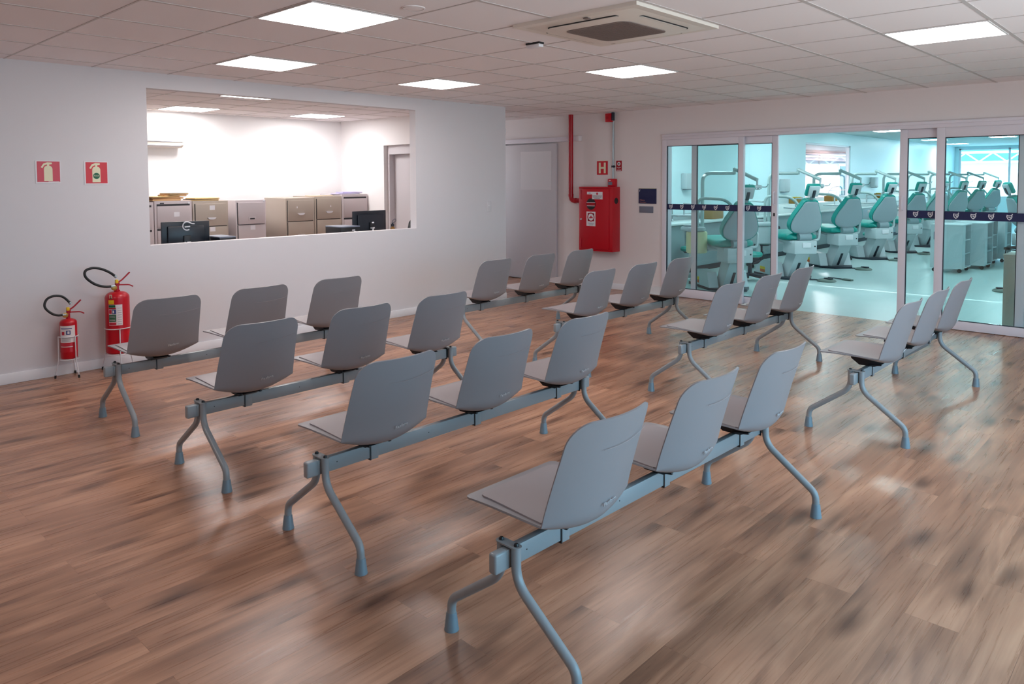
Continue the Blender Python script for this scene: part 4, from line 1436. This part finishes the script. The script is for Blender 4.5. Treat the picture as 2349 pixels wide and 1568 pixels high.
for k in range(5):
    a = 2 * PI * k / 5
    g = MB().tube([(0.2, 0, 0.11), (0.2 + 0.28 * math.cos(a), 0.28 * math.sin(a), 0.075)], 0.018, 10).build('base_arm', M['black'], t)
    MB().lathe([(0.028, -0.012), (0.028, 0.012)], (0.2 + 0.28 * math.cos(a), 0.28 * math.sin(a), 0.028), 14, 0, my).build('caster', M['black'], g)

# ------------------------------------------------------------------ dental clinic
def hull_shell(prof, y_of, th, n=24):
    pass
PHI = R(52)
def make_unit():
    """local +Y is where the patient's feet point, origin on the floor under the column"""
    t = thing('dental_chair', 'unit', 'dental chair')
    # floor base: dark plate, a housing on either side, slanted lift column between them
    MB().prism([(-0.16, -0.34), (0.16, -0.34), (0.31, -0.10), (0.31, 0.62), (-0.31, 0.62), (-0.31, -0.10)], 'z', 0.0, 0.035).build('base_plate', M['gasket'], t)
    for q in (-1, 1):
        fc = MB().prism([(-0.10, 0.035), (-0.02, 0.25), (0.30, 0.265), (0.36, 0.25), (0.56, 0.14), (0.60, 0.035)], 'x', q * 0.30, q * 0.155)
        c1 = fc.build('base_housing', M['dental'], t)
        if q < 0:
            mb = MB()
            mb.b2(-0.3035, -0.2995, 0.26, 0.42, 0.06, 0.105, mi=0)
            mb.b2(-0.3035, -0.2995, 0.26, 0.42, 0.105, 0.15, mi=1)
            mb.build('warning_sticker', [M['orangesticker'], M['yellow']], c1)
    co = MB().prism([(-0.14, 0.035), (0.12, 0.035), (-0.12, 0.46), (-0.40, 0.46)], 'x', -0.115, 0.115).build('column', M['dental'], t)
    MB().box((0.0, -0.215, 0.16), (0.045, 0.02, 0.26), 0.008, rot=Matrix.Rotation(R(31), 3, 'X')).build('slot', M['gasket'], co)
    sb = MB().b2(-0.19, 0.19, -0.46, -0.10, 0.42, 0.63, 0.02).build('seat_box', M['dental'], t)
    mb = MB(); mb.b2(-0.06, 0.08, -0.474, -0.459, 0.52, 0.60, 0.01, 0); mb.b2(0.14, 0.16, -0.463, -0.459, 0.53, 0.55, mi=1)
    mb.build('control_box', [M['white'], M['dark']], sb)
    # seat and leg rest: swept rounded slab
    def slab(path, widths, th):
        rows_t, rows_b = [], []
        N = 12
        ring = []
        m2 = MB()
        prev = None
        for i, (y, z) in enumerate(path):
            a = path[min(i + 1, len(path) - 1)]; b = path[max(i - 1, 0)]
            d = Vector((0, a[0] - b[0], a[1] - b[1])).normalized()
            n = Vector((0, -d.z, d.y))
            w = widths[i]
            R_ = []
            for k in range(16):
                an = 2 * PI * k / 16
                cx, sx = math.cos(an), math.sin(an)
                ex = (abs(cx) ** 0.45) * (1 if cx >= 0 else -1)
                ey = (abs(sx) ** 0.6) * (1 if sx >= 0 else -1)
                R_.append(m2.bm.verts.new(Vector((ex * w, y, z)) + n * (ey * th / 2)))
            if prev:
                for k in range(16):
                    m2.bm.faces.new((prev[k], prev[(k + 1) % 16], R_[(k + 1) % 16], R_[k]))
            else:
                m2.bm.faces.new(R_)
            prev = R_
        m2.bm.faces.new(prev)
        bmesh.ops.recalc_face_normals(m2.bm, faces=m2.bm.faces)
        return m2
    slab([(-0.36, 0.70), (-0.33, 0.685), (-0.15, 0.675), (0.15, 0.69), (0.40, 0.70), (0.62, 0.66), (0.90, 0.56), (1.02, 0.53), (1.05, 0.525)],
         [0.19, 0.25, 0.27, 0.27, 0.24, 0.21, 0.19, 0.18, 0.15], 0.11).build('seat', M['teal'], t, 50)
    MB().prism([(-0.34, 0.62), (0.5, 0.635), (0.98, 0.475), (0.98, 0.455), (0.46, 0.605), (-0.34, 0.59)], 'x', -0.20, 0.20).build('seat_pan', M['dental'], t)
    # hinge
    MB().tube([(-0.10, -0.40, 0.68), (0.10, -0.40, 0.68)], 0.062, 20).build('hinge', M['dentalgrey'], t)
    # backrest: pear-shaped cushion plus rear shell
    P0, P1 = Vector((0, -0.36, 0.735)), Vector((0, -0.60, 1.285))
    d = (P1 - P0).normalized()
    nb = Vector((0, -d.z, d.y))            # pointing to the rear of the chair
    L = (P1 - P0).length
    prof = [(0.0, 0.12), (0.02, 0.18), (0.055, 0.228), (0.10, 0.256), (0.16, 0.268), (0.23, 0.258), (0.32, 0.226), (0.41, 0.182), (0.50, 0.138), (0.54, 0.122), (0.565, 0.105), (L - 0.02, 0.07)]
    def pear(scale, o0, o1, bulge, mtl, name):
        m2 = MB()
        def pt(s, u, o, k):
            w = s[1] * scale
            sc = 0.5 * L + (s[0] - 0.5 * L) * scale
            return P0 + d * sc + Vector((u * w, 0, 0)) + nb * (o + k * (1 - u * u))
        us = [-1, -0.92, -0.75, -0.5, -0.2, 0.2, 0.5, 0.75, 0.92, 1]
        A = [[m2.bm.verts.new(pt(s, u, o0, -bulge[0])) for u in us] for s in prof]
        B = [[m2.bm.verts.new(pt(s, u, o1, bulge[1])) for u in us] for s in prof]
        nr, nc = len(prof), len(us)
        for i in range(nr - 1):
            for j in range(nc - 1):
                m2.bm.faces.new((A[i][j], A[i][j + 1], A[i + 1][j + 1], A[i + 1][j]))
                m2.bm.faces.new((B[i][j], B[i + 1][j], B[i + 1][j + 1], B[i][j + 1]))
        for i in range(nr - 1):
            for j in (0, nc - 1):
                m2.bm.faces.new((A[i][j], A[i + 1][j], B[i + 1][j], B[i][j]))
        for j in range(nc - 1):
            for i in (0, nr - 1):
                m2.bm.faces.new((A[i][j], A[i][j + 1], B[i][j + 1], B[i][j]))
        bmesh.ops.recalc_face_normals(m2.bm, faces=m2.bm.faces)
        return m2.build(name, mtl, t, 50)
    pear(1.0, -0.07, 0.015, (0.02, 0.01), M['teal'], 'backrest')
    pear(0.93, 0.012, 0.035, (0.0, 0.02), M['dentalshell'], 'back_shell')
    # headrest
    H0 = P1 + d * 0.03
    rot = Matrix((Vector((1, 0, 0)), nb, d)).transposed()
    hr = MB().box(H0 + d * 0.10 - nb * 0.035, (0.22, 0.07, 0.20), 0.03, rot=rot, seg=3).build('headrest', M['teal'], t)
    MB().box(H0 + d * 0.095 + nb * 0.010, (0.17, 0.03, 0.17), 0.012, rot=rot).build('headrest_shell', M['dental'], hr)
    MB().box(H0 + d * 0.06 + nb * 0.03, (0.045, 0.02, 0.12), 0.006, rot=rot).build('headrest_slide', M['gasket'], hr)
    MB().box(H0 - d * 0.02 + nb * 0.0, (0.06, 0.02, 0.10), 0.004, rot=rot).build('headrest_bar', M['dentalgrey'], hr)
    # armrest on the far side
    MB().tube(bend([(0.18, -0.20, 0.615), (0.36, -0.22, 0.615), (0.37, -0.22, 0.83), (0.37, 0.05, 0.84)], 0.05), 0.017, 12).build('armrest', M['dental'], t)
    # spittoon unit on the near side
    sx, sy = -0.44, 0.16
    sp = MB()
    sp.b2(sx - 0.14, sx + 0.14, sy - 0.16, sy + 0.16, 0.83, 0.90, 0.03)
    sp.lathe([(0.10, 0.90), (0.12, 0.925), (0.10, 0.925), (0.06, 0.905)], (sx - 0.02, sy + 0.02, 0), 20)
    spo = sp.build('spittoon', M['dental'], t)
    MB().b2(sx - 0.11, sx + 0.13, sy - 0.12, sy + 0.12, 0.55, 0.83, 0.02).build('unit_body', M['dental'], spo)
    MB().tube(bend([(sx + 0.1, sy, 0.58), (-0.2, 0.05, 0.58), (-0.05, -0.15, 0.56)], 0.05), 0.022, 12).build('support_bar', M['dental'], spo)
    MB().lathe([(0.03, 0.36), (0.034, 0.37), (0.034, 0.50), (0.015, 0.53), (0.015, 0.56)], (sx - 0.02, sy + 0.02, 0), 16).build('water_bottle', M['countertop'], spo)
    # lamp pole and lamp
    px, py = -0.30, 0.16
    e1 = Vector((0.13, 0.03, 1.675))
    lp = MB().tube(bend([(px, py, 0.88), (px, py, 1.675), tuple(e1)], 0.13, 8), 0.026, 14).build('lamp_pole', M['tube'], t)
    e2 = Vector((0.13, 0.03, 1.735))
    e3 = Vector((0.30, -0.33, 1.575))
    la = MB()
    la.tube([e1 + Vector((0, 0, -0.02)), e2 + Vector((0, 0, 0.015))], 0.024, 12)
    la.tube([e2, e3], 0.027, 12)
    la.build('lamp_arm', M['tube'], t)
    lm = MB()
    lm.tube([e3 + Vector((0, 0, 0.01)), e3 + Vector((0.0, 0, -0.07))], 0.014, 10)
    lm.box(e3 + Vector((0.0, 0.02, -0.10)), (0.15, 0.07, 0.06), 0.02)
    lm.build('lamp_head', M['dental'], t)
    lens = MB().box(e3 + Vector((0.0, -0.005, -0.125)), (0.07, 0.05, 0.03), 0.01).build('lamp_lens', M['chrome'], t)
    mb = MB()
    for q in (-1, 1):
        mb.tube(bend([e3 + Vector((q * 0.075, 0.02, -0.10)), e3 + Vector((q * 0.13, -0.02, -0.10)), e3 + Vector((q * 0.14, -0.05, -0.06))], 0.02), 0.007, 8)
    mb.build('lamp_handle', M['chrome'], t)
    # tray arm curving down behind the headrest
    MB().tube(bend([(-0.42, 0.05, 0.90), (-0.42, 0.05, 1.32), (-0.06, -0.14, 1.30), (0.14, -0.30, 0.95)], 0.12, 7), 0.022, 12).build('tray_arm', M['tube'], t)
    mb = MB()
    mb.b2(-0.58, -0.26, 0.42, 0.72, 1.03, 1.055, 0.008)
    mb.tube([(-0.42, 0.1, 1.22), (-0.42, 0.56, 1.22), (-0.42, 0.56, 1.05)], 0.014, 10)
    mb.build('instrument_tray', M['dental'], t)
    return t
unit0 = make_unit()
tips = [(1.30, 9.40), (1.48, 11.22), (1.44, 13.17), (1.443, 15.10), (1.50, 16.85), (1.47, 18.70), (1.46, 20.60), (1.46, 22.50), (1.46, 24.40)]
ulab = ['dental chair nearest, behind the left glass panel, with a cream canister beside it',
        'teal and grey dental chair at the left of the open doorway, second in the row',
        'teal and grey dental chair in the middle of the open doorway, third in the row',
        'dental chair half hidden by the right sliding leaf, fourth in the row',
        'dental chair behind the narrow glass of the right leaf, fifth in the row',
        'sixth dental chair of the row, left in the right glass pane',
        'seventh dental chair of the row, against the bright end window',
        'eighth dental chair of the row, against the bright end window',
        'farthest dental chair of the long row before the bright end window']
units = [unit0] + [copy_tree(unit0) for _ in range(len(tips) - 1 + 3)]
for u, (tx_, ty_), lb in zip(units, tips, ulab):
    place(u, (tx_ + math.sin(PHI) * 0.58, ty_ - math.cos(PHI) * 0.58, 0), PHI, lb, 'dental chairs in the clinic')
for u, (ux, uy), lb in zip(units[len(tips):], ((4.80, 14.6), (4.85, 16.6), (4.85, 18.6)),
        ('dental chair turned the other way, right behind the white trolleys', 'second dental chair turned the other way, at the right of the clinic', 'third dental chair turned the other way, at the right of the clinic')):
    place(u, (ux, uy, 0), -PHI, lb, 'dental chairs turned to the right')
# the nearest unit carries a cream canister instead of the square body
def unit_point(loc, l, a=PHI):
    c, s = math.cos(a), math.sin(a)
    return (loc[0] + l[0] * c - l[1] * s, loc[1] + l[0] * s + l[1] * c)
sp0 = [c for c in units[0].children if c.name.startswith('spittoon')][0]
for c in list(sp0.children):
    if c.name.startswith('unit_body'):
        bpy.data.objects.remove(c, do_unlink=True)
cn = MB().lathe([(0.135, 0.52), (0.15, 0.53), (0.15, 0.81), (0.14, 0.83)], (-0.40, 0.12, 0), 32).build('canister', M['canister'], sp0)
cn['label'] = 'cream cylindrical canister'

# foot pedals with their hoses
def pedal(x, y, rz, label, from_):
    t = thing('foot_pedal', label, 'foot pedal', (x, y, 0), rz, 'foot pedals on the clinic floor')
    MB().lathe([(0.135, 0.0), (0.14, 0.012), (0.12, 0.03), (0.05, 0.042), (0, 0.044)], n=28).build('housing', M['pedal'], t)
    MB().box((0.03, 0, 0.05), (0.12, 0.07, 0.018), 0.006).build('treadle', M['gasket'], t)
    dx, dy = from_[0] - x, from_[1] - y
    c, s = math.cos(-rz), math.sin(-rz)
    lx, ly = dx * c - dy * s, dx * s + dy * c
    n = Vector((-ly, lx, 0)).normalized()
    P = [Vector((0, 0, 0.02)), Vector((lx * 0.3, ly * 0.3, 0.012)) + n * 0.06, Vector((lx * 0.65, ly * 0.65, 0.012)) - n * 0.05, Vector((lx, ly, 0.012))]
    MB().tube(bend(P, 0.2, 8), 0.010, 8).build('hose', M['gasket'], t)
    return t
def up(i, l):
    q = unit_point(units[i].location, l)
    return (q[0], q[1])
pedal(2.55, 10.78, R(-20), 'grey foot pedal in front of the second dental chair', up(1, (0.14, -0.35)))
pedal(2.46, 12.70, R(-20), 'grey foot pedal in front of the third dental chair', up(2, (0.14, -0.35)))
pedal(2.44, 14.60, R(-20), 'grey foot pedal in front of the fourth dental chair', up(3, (0.14, -0.35)))
pedal(2.50, 16.28, R(-20), 'grey foot pedal in front of the fifth dental chair', up(4, (0.14, -0.35)))
pedal(4.77, 11.36, R(200), 'grey foot pedal alone on the floor behind the right glass pane', (5.5, 11.5))
t = thing('pedal_switch', 'small flat hand switch on a cable on the clinic floor', 'switch', (2.75, 11.10, 0), R(-15))
MB().box((0, 0, 0.014), (0.16, 0.075, 0.026), 0.008).build('housing', M['pedal'], t)
MB().tube(bend([(-0.07, 0, 0.012), (-0.2, 0.03, 0.010), (-0.36, 0.02, 0.010)], 0.05), 0.008, 8).build('cable', M['gasket'], t)

# stools
def stool(x, y, rz, zs, label):
    t = thing('dental_stool', label, 'stool', (x, y, 0), rz, 'dental stools')
    MB().lathe([(0.16, zs - 0.075), (0.185, zs - 0.06), (0.19, zs - 0.03), (0.175, zs - 0.005), (0.12, zs)], n=32).build('seat', M['teal'], t)
    MB().lathe([(0.13, zs - 0.10), (0.15, zs - 0.075)], n=24).build('seat_plate', M['gasket'], t)
    MB().lathe([(0.032, 0.10), (0.032, 0.28), (0.018, 0.28), (0.018, zs - 0.09)], n=16).build('gas_lift', M['gasket'], t)
    for k in range(5):
        a = 2 * PI * k / 5
        g = MB().tube([(0.0, 0, 0.10), (0.25 * math.cos(a), 0.25 * math.sin(a), 0.072)], [0.028, 0.018], 10).build('base_arm', M['gasket'], t)
        MB().lathe([(0.030, -0.014), (0.030, 0.014)], (0.25 * math.cos(a), 0.25 * math.sin(a), 0.03), 14, 0, my).build('caster', M['rubber'], g)
    MB().tube(bend([(0, 0.1, zs - 0.09), (0, 0.26, zs - 0.08), (0, 0.27, zs + 0.15)], 0.05), 0.012, 10).build('back_post', M['gasket'], t)
    MB().box((0, 0.26, zs + 0.19), (0.30, 0.06, 0.13), 0.03).build('backrest', M['gasket'], t)
    return t
stool(0.70, 9.93, R(20), 0.49, 'teal stool with a black base at the far left behind the glass')
stool(0.95, 11.95, R(-30), 0.49, 'teal stool between the first and second dental chairs')

for i, lb in ((1, 'stool standing left of the second dental chair'), (2, 'stool standing between the second and third dental chairs'),
              (3, 'stool standing between the third and fourth dental chairs'), (4, 'stool standing left of the fifth dental chair')):
    q = unit_point(units[i].location, (-0.80, -0.22))
    stool(q[0], q[1], R(50 + 72 * i), 0.45, 'teal ' + lb)
# counter along the left wall with sinks
ct = thing('worktop_counter', 'long clinic counter with a steel sink along the left wall', 'counter', (XC + 0.002, 0, 0))
MB().b2(0.005, 0.50, 8.6, 27.5, 0.10, 0.83, 0.003).build('cabinets', M['counter'], ct)
MB().b2(0.0, 0.54, 8.55, 27.55, 0.83, 0.86, 0.004).build('worktop', M['countertop'], ct)
MB().b2(0.03, 0.46, 8.58, 27.5, 0.0, 0.10).build('plinth', M['gasket'], ct)
t = thing('splashback', 'low steel splashback behind the sink at the left end of the clinic counter', 'splashback', (XC, 10.475, 0.86))
MB().b2(0.0, 0.02, -1.925, 1.925, 0.0, 0.11, 0.002).build('panel', M['galv'], t)
t = thing('boxed_shelf', 'white boxed shelf standing on the counter along the clinic wall', 'shelf', (XC, 20.3, 0.86))
MB().b2(0.0, 0.36, -7.1, 7.1, 0.0, 0.18, 0.006).build('box', M['countertop'], t)
t = thing('tap', 'curved chrome tap over the clinic sink', 'tap', (XC + 0.12, 10.35, 0.861))
MB().tube(bend([(0, 0, 0), (0, 0, 0.24), (0.03, -0.20, 0.24), (0.03, -0.20, 0.13)], 0.09, 8), 0.010, 12).build('spout', M['chrome'], t)
MB().lathe([(0.022, 0), (0.018, 0.03), (0.012, 0.04)], n=16).build('base', M['chrome'], t)
t = thing('soap_bottle', 'green bottle at the left end of the clinic counter', 'bottle', (XC + 0.35, 9.60, 0.86))
MB().lathe([(0.035, 0), (0.038, 0.01), (0.038, 0.10), (0.015, 0.115), (0.015, 0.13), (0.02, 0.13), (0.02, 0.145), (0, 0.145)], n=20).build('body', M['green'], t)
MB().lathe([(0.016, 0.145), (0.016, 0.16), (0, 0.162)], n=14).build('cap', M['white'], t)
GB = 'amber boxes on the counter'
for (yy, zz, s, lb) in ((11.6, 0.86, 0.20, 'amber box on the counter behind the first dental chair'),
                        (15.30, 1.04, 0.15, 'amber box on the counter left of the second dental chair back'),
                        (17.35, 1.04, 0.17, 'amber box on the counter between the second and third dental chairs'),
                        (20.9, 1.04, 0.17, 'amber box on the counter between the third and fourth dental chairs')):
    t = thing('sharps_box', lb, 'box', (XC + 0.22, yy, zz), 0, GB)
    MB().b2(-0.10, 0.10, -s, s, 0, 0.20 if zz < 1 else 0.13, 0.01).build('carton', M['amber'], t)
    MB().b2(-0.07, 0.07, -s * 0.6, s * 0.6, 0.20 if zz < 1 else 0.13, 0.215 if zz < 1 else 0.145, 0.003).build('lid', M['yellow'], t)
for yy, zz, lb in ((10.98, 1.41, 'paper towel dispenser on the clinic wall at the far left'), (15.1, 1.30, 'paper towel dispenser on the clinic wall left of the interior window'),
                   (20.95, 1.33, 'paper towel dispenser on the clinic wall right of the interior window'), (23.5, 1.33, 'paper towel dispenser farthest along the clinic wall')):
    t = thing('towel_dispenser', lb, 'dispenser', (XC, yy, zz), 0, 'paper towel dispensers')
    MB().b2(0, 0.12, -0.15, 0.15, 0, 0.28, 0.015).build('cover', M['dental'], t)
    MB().b2(0.02, 0.10, -0.12, 0.12, -0.012, 0.002).build('paper_slot', M['plaquegrey'], t)

# white trolleys
def trolley(x, y, rz, label):
    t = thing('trolley', label, 'trolley', (x, y, 0), rz, 'white trolleys in the clinic')
    w, d = 0.24, 0.30
    mb = MB()
    mb.b2(-w, w, -d, -d + 0.018, 0.07, 0.79)
    mb.b2(-w, w, d - 0.018, d, 0.07, 0.79)
    mb.b2(-w, -w + 0.018, -d, d, 0.07, 0.79)
    mb.b2(-w, w, -d, d, 0.07, 0.088)
    mb.b2(w - 0.018, w, -d, -d + 0.2, 0.07, 0.79)
    mb.build('body', M['dental'], t)
    MB().b2(-w - 0.008, w + 0.008, -d - 0.008, d + 0.008, 0.79, 0.81, 0.004).build('top', M['dental'], t)
    for k in range(2):
        MB().b2(-w + 0.018, w - 0.01, -d + 0.02, d - 0.02, 0.30 + 0.23 * k, 0.318 + 0.23 * k).build('shelf', M['dental'], t)
    MB().b2(-0.19, -0.17, -d - 0.012, -d + 0.001, 0.55, 0.68, 0.003).build('handle', M['plaquegrey'], t)
    for a, b in ((-1, -1), (1, -1), (1, 1), (-1, 1)):
        m2 = MB()
        m2.lathe([(0.032, -0.012), (0.032, 0.012)], (a * 0.19, b * 0.24, 0.032), 14, 0, my)
        m2.b2(a * 0.19 - 0.012, a * 0.19 + 0.012, b * 0.24 - 0.02, b * 0.24 + 0.02, 0.035, 0.072)
        m2.build('caster', M['rubber'], t)
    return t
tr = trolley(3.61, 13.52, 0, 'white open-sided trolley nearest in the row behind the right glass')
for x, y, lb in ((3.78, 14.30, 'white trolley second in the row behind the right glass'), (3.72, 15.05, 'white trolley third in the row behind the right glass'), (3.80, 15.85, 'white trolley last in the row behind the right glass')):
    place(copy_tree(tr), (x, y, 0), 0, lb)

# beige cabinet just behind the right pane
t = thing('side_cabinet', 'beige cabinet standing right behind the right glass pane', 'cabinet', (5.60, 8.45, 0))
MB().b2(-0.29, 0.29, -0.22, 0.25, 0, 0.78, 0.004).build('body', M['beigebox'], t)
MB().b2(-0.295, 0.295, -0.225, 0.255, 0.78, 0.80, 0.004).build('top', M['beigebox'], t)
MB().b2(-0.265, 0.265, -0.226, -0.2195, 0.05, 0.75, 0.002).build('door', M['beigebox'], t)
t = thing('cable_coil', 'black cable coiled over the edge of the beige cabinet', 'cable', (5.42, 8.47, 0.80))
pts = []
for i in range(44):
    a = 2 * PI * i / 20
    pts.append((-0.02 + 0.13 * math.cos(a), 0.0 + 0.10 * math.sin(a), 0.02 + 0.012 * math.sin(a * 0.5 + 1) + 0.0012 * i))
pts += [(-0.12, -0.06, 0.06), (-0.135, -0.05, -0.05), (-0.13, -0.04, -0.16), (-0.122, -0.02, -0.30)]
MB().tube(pts, 0.007, 8).build('cable', M['rubber'], t)
t = thing('equipment_box', 'small dark equipment case on the beige cabinet', 'case', (5.73, 8.46, 0.80))
MB().b2(-0.14, 0.14, -0.10, 0.12, 0, 0.16, 0.01).build('case', M['gasket'], t)
MB().prism([(-0.14, 0.0), (-0.18, 0.0), (-0.14, 0.16)], 'y', -0.06, 0.06).build('bracket', M['dental'], t)

# ------------------------------------------------------------------ beyond the interior window
t = thing('passage_door', 'dark blue glazed door in the pink passage behind the interior window', 'door', (XP, 26.2, 0))
MB().b2(0, 0.04, -0.75, 0.75, 0, 2.12).build('frame', M['pink_wall'], t)
mb = MB()
mb.b2(0.04, 0.05, -0.66, 0.66, 1.20, 2.0)
mb.b2(0.04, 0.05, -0.66, 0.66, 0.2, 1.16)
mb.build('pane', M['bluepane'], t)
t = thing('tile_band', 'pink band of rippled roof tiles above the passage door', 'roof tiles', (XP, 24.0, 2.2))
mb = MB()
for k in range(4):
    mb.prism([(0.0, 0.30 - 0.085 * k), (0.05 + 0.05 * k, 0.28 - 0.085 * k), (0.08 + 0.05 * k, 0.21 - 0.085 * k), (0.0, 0.21 - 0.085 * k)], 'y', -5.0, 5.0)
mb.build('tiles', M['tiles'], t)

# ------------------------------------------------------------------ outside the end window
bd = thing('outside_building', 'bleached white building outside the clinic end window', 'building', (3.5, YE + 14, 0))
MB().b2(-14, 14, 0, 0.4, -1, 2.45).build('facade', M['building'], bd)
MB().prism([(-0.4, 2.45), (9.0, 4.6), (9.0, 4.5), (-0.4, 2.38)], 'x', -14, 14).build('roof', M['roofblue'], bd)
mb = MB(); mb.b2(-3.2, -1.4, -0.35, 0.0, 1.95, 2.02)
mb.build('ledge', M['plaquegrey'], bd)
tt = thing('roof_truss', 'white steel roof truss outside the clinic end window', 'truss', (3.5, YE + 6, 2.2))
mb = MB()
mb.b2(-8, 8, -0.05, 0.05, 0.40, 0.50)
mb.b2(-8, 8, -0.05, 0.05, 0.0, 0.08)
mb.build('chord', M['truss'], tt)
for k in range(16):
    x0 = -8 + k
    MB().tube([(x0, 0, 0.05), (x0 + 0.5, 0, 0.43)], 0.03, 6).build('diagonal', M['truss'], tt)
    MB().tube([(x0 + 0.5, 0, 0.43), (x0 + 1.0, 0, 0.05)], 0.03, 6).build('diagonal', M['truss'], tt)
for xx in (-5.5, 0.5, 5.5):
    MB().b2(xx - 0.1, xx + 0.1, -0.1, 0.1, -2.2, 0.45).build('post', M['truss'], tt)
struct(MB().b2(-20, 25, YE + 0.15, YE + 30, -1.0, -0.9), 'ground_outside', M['building'])
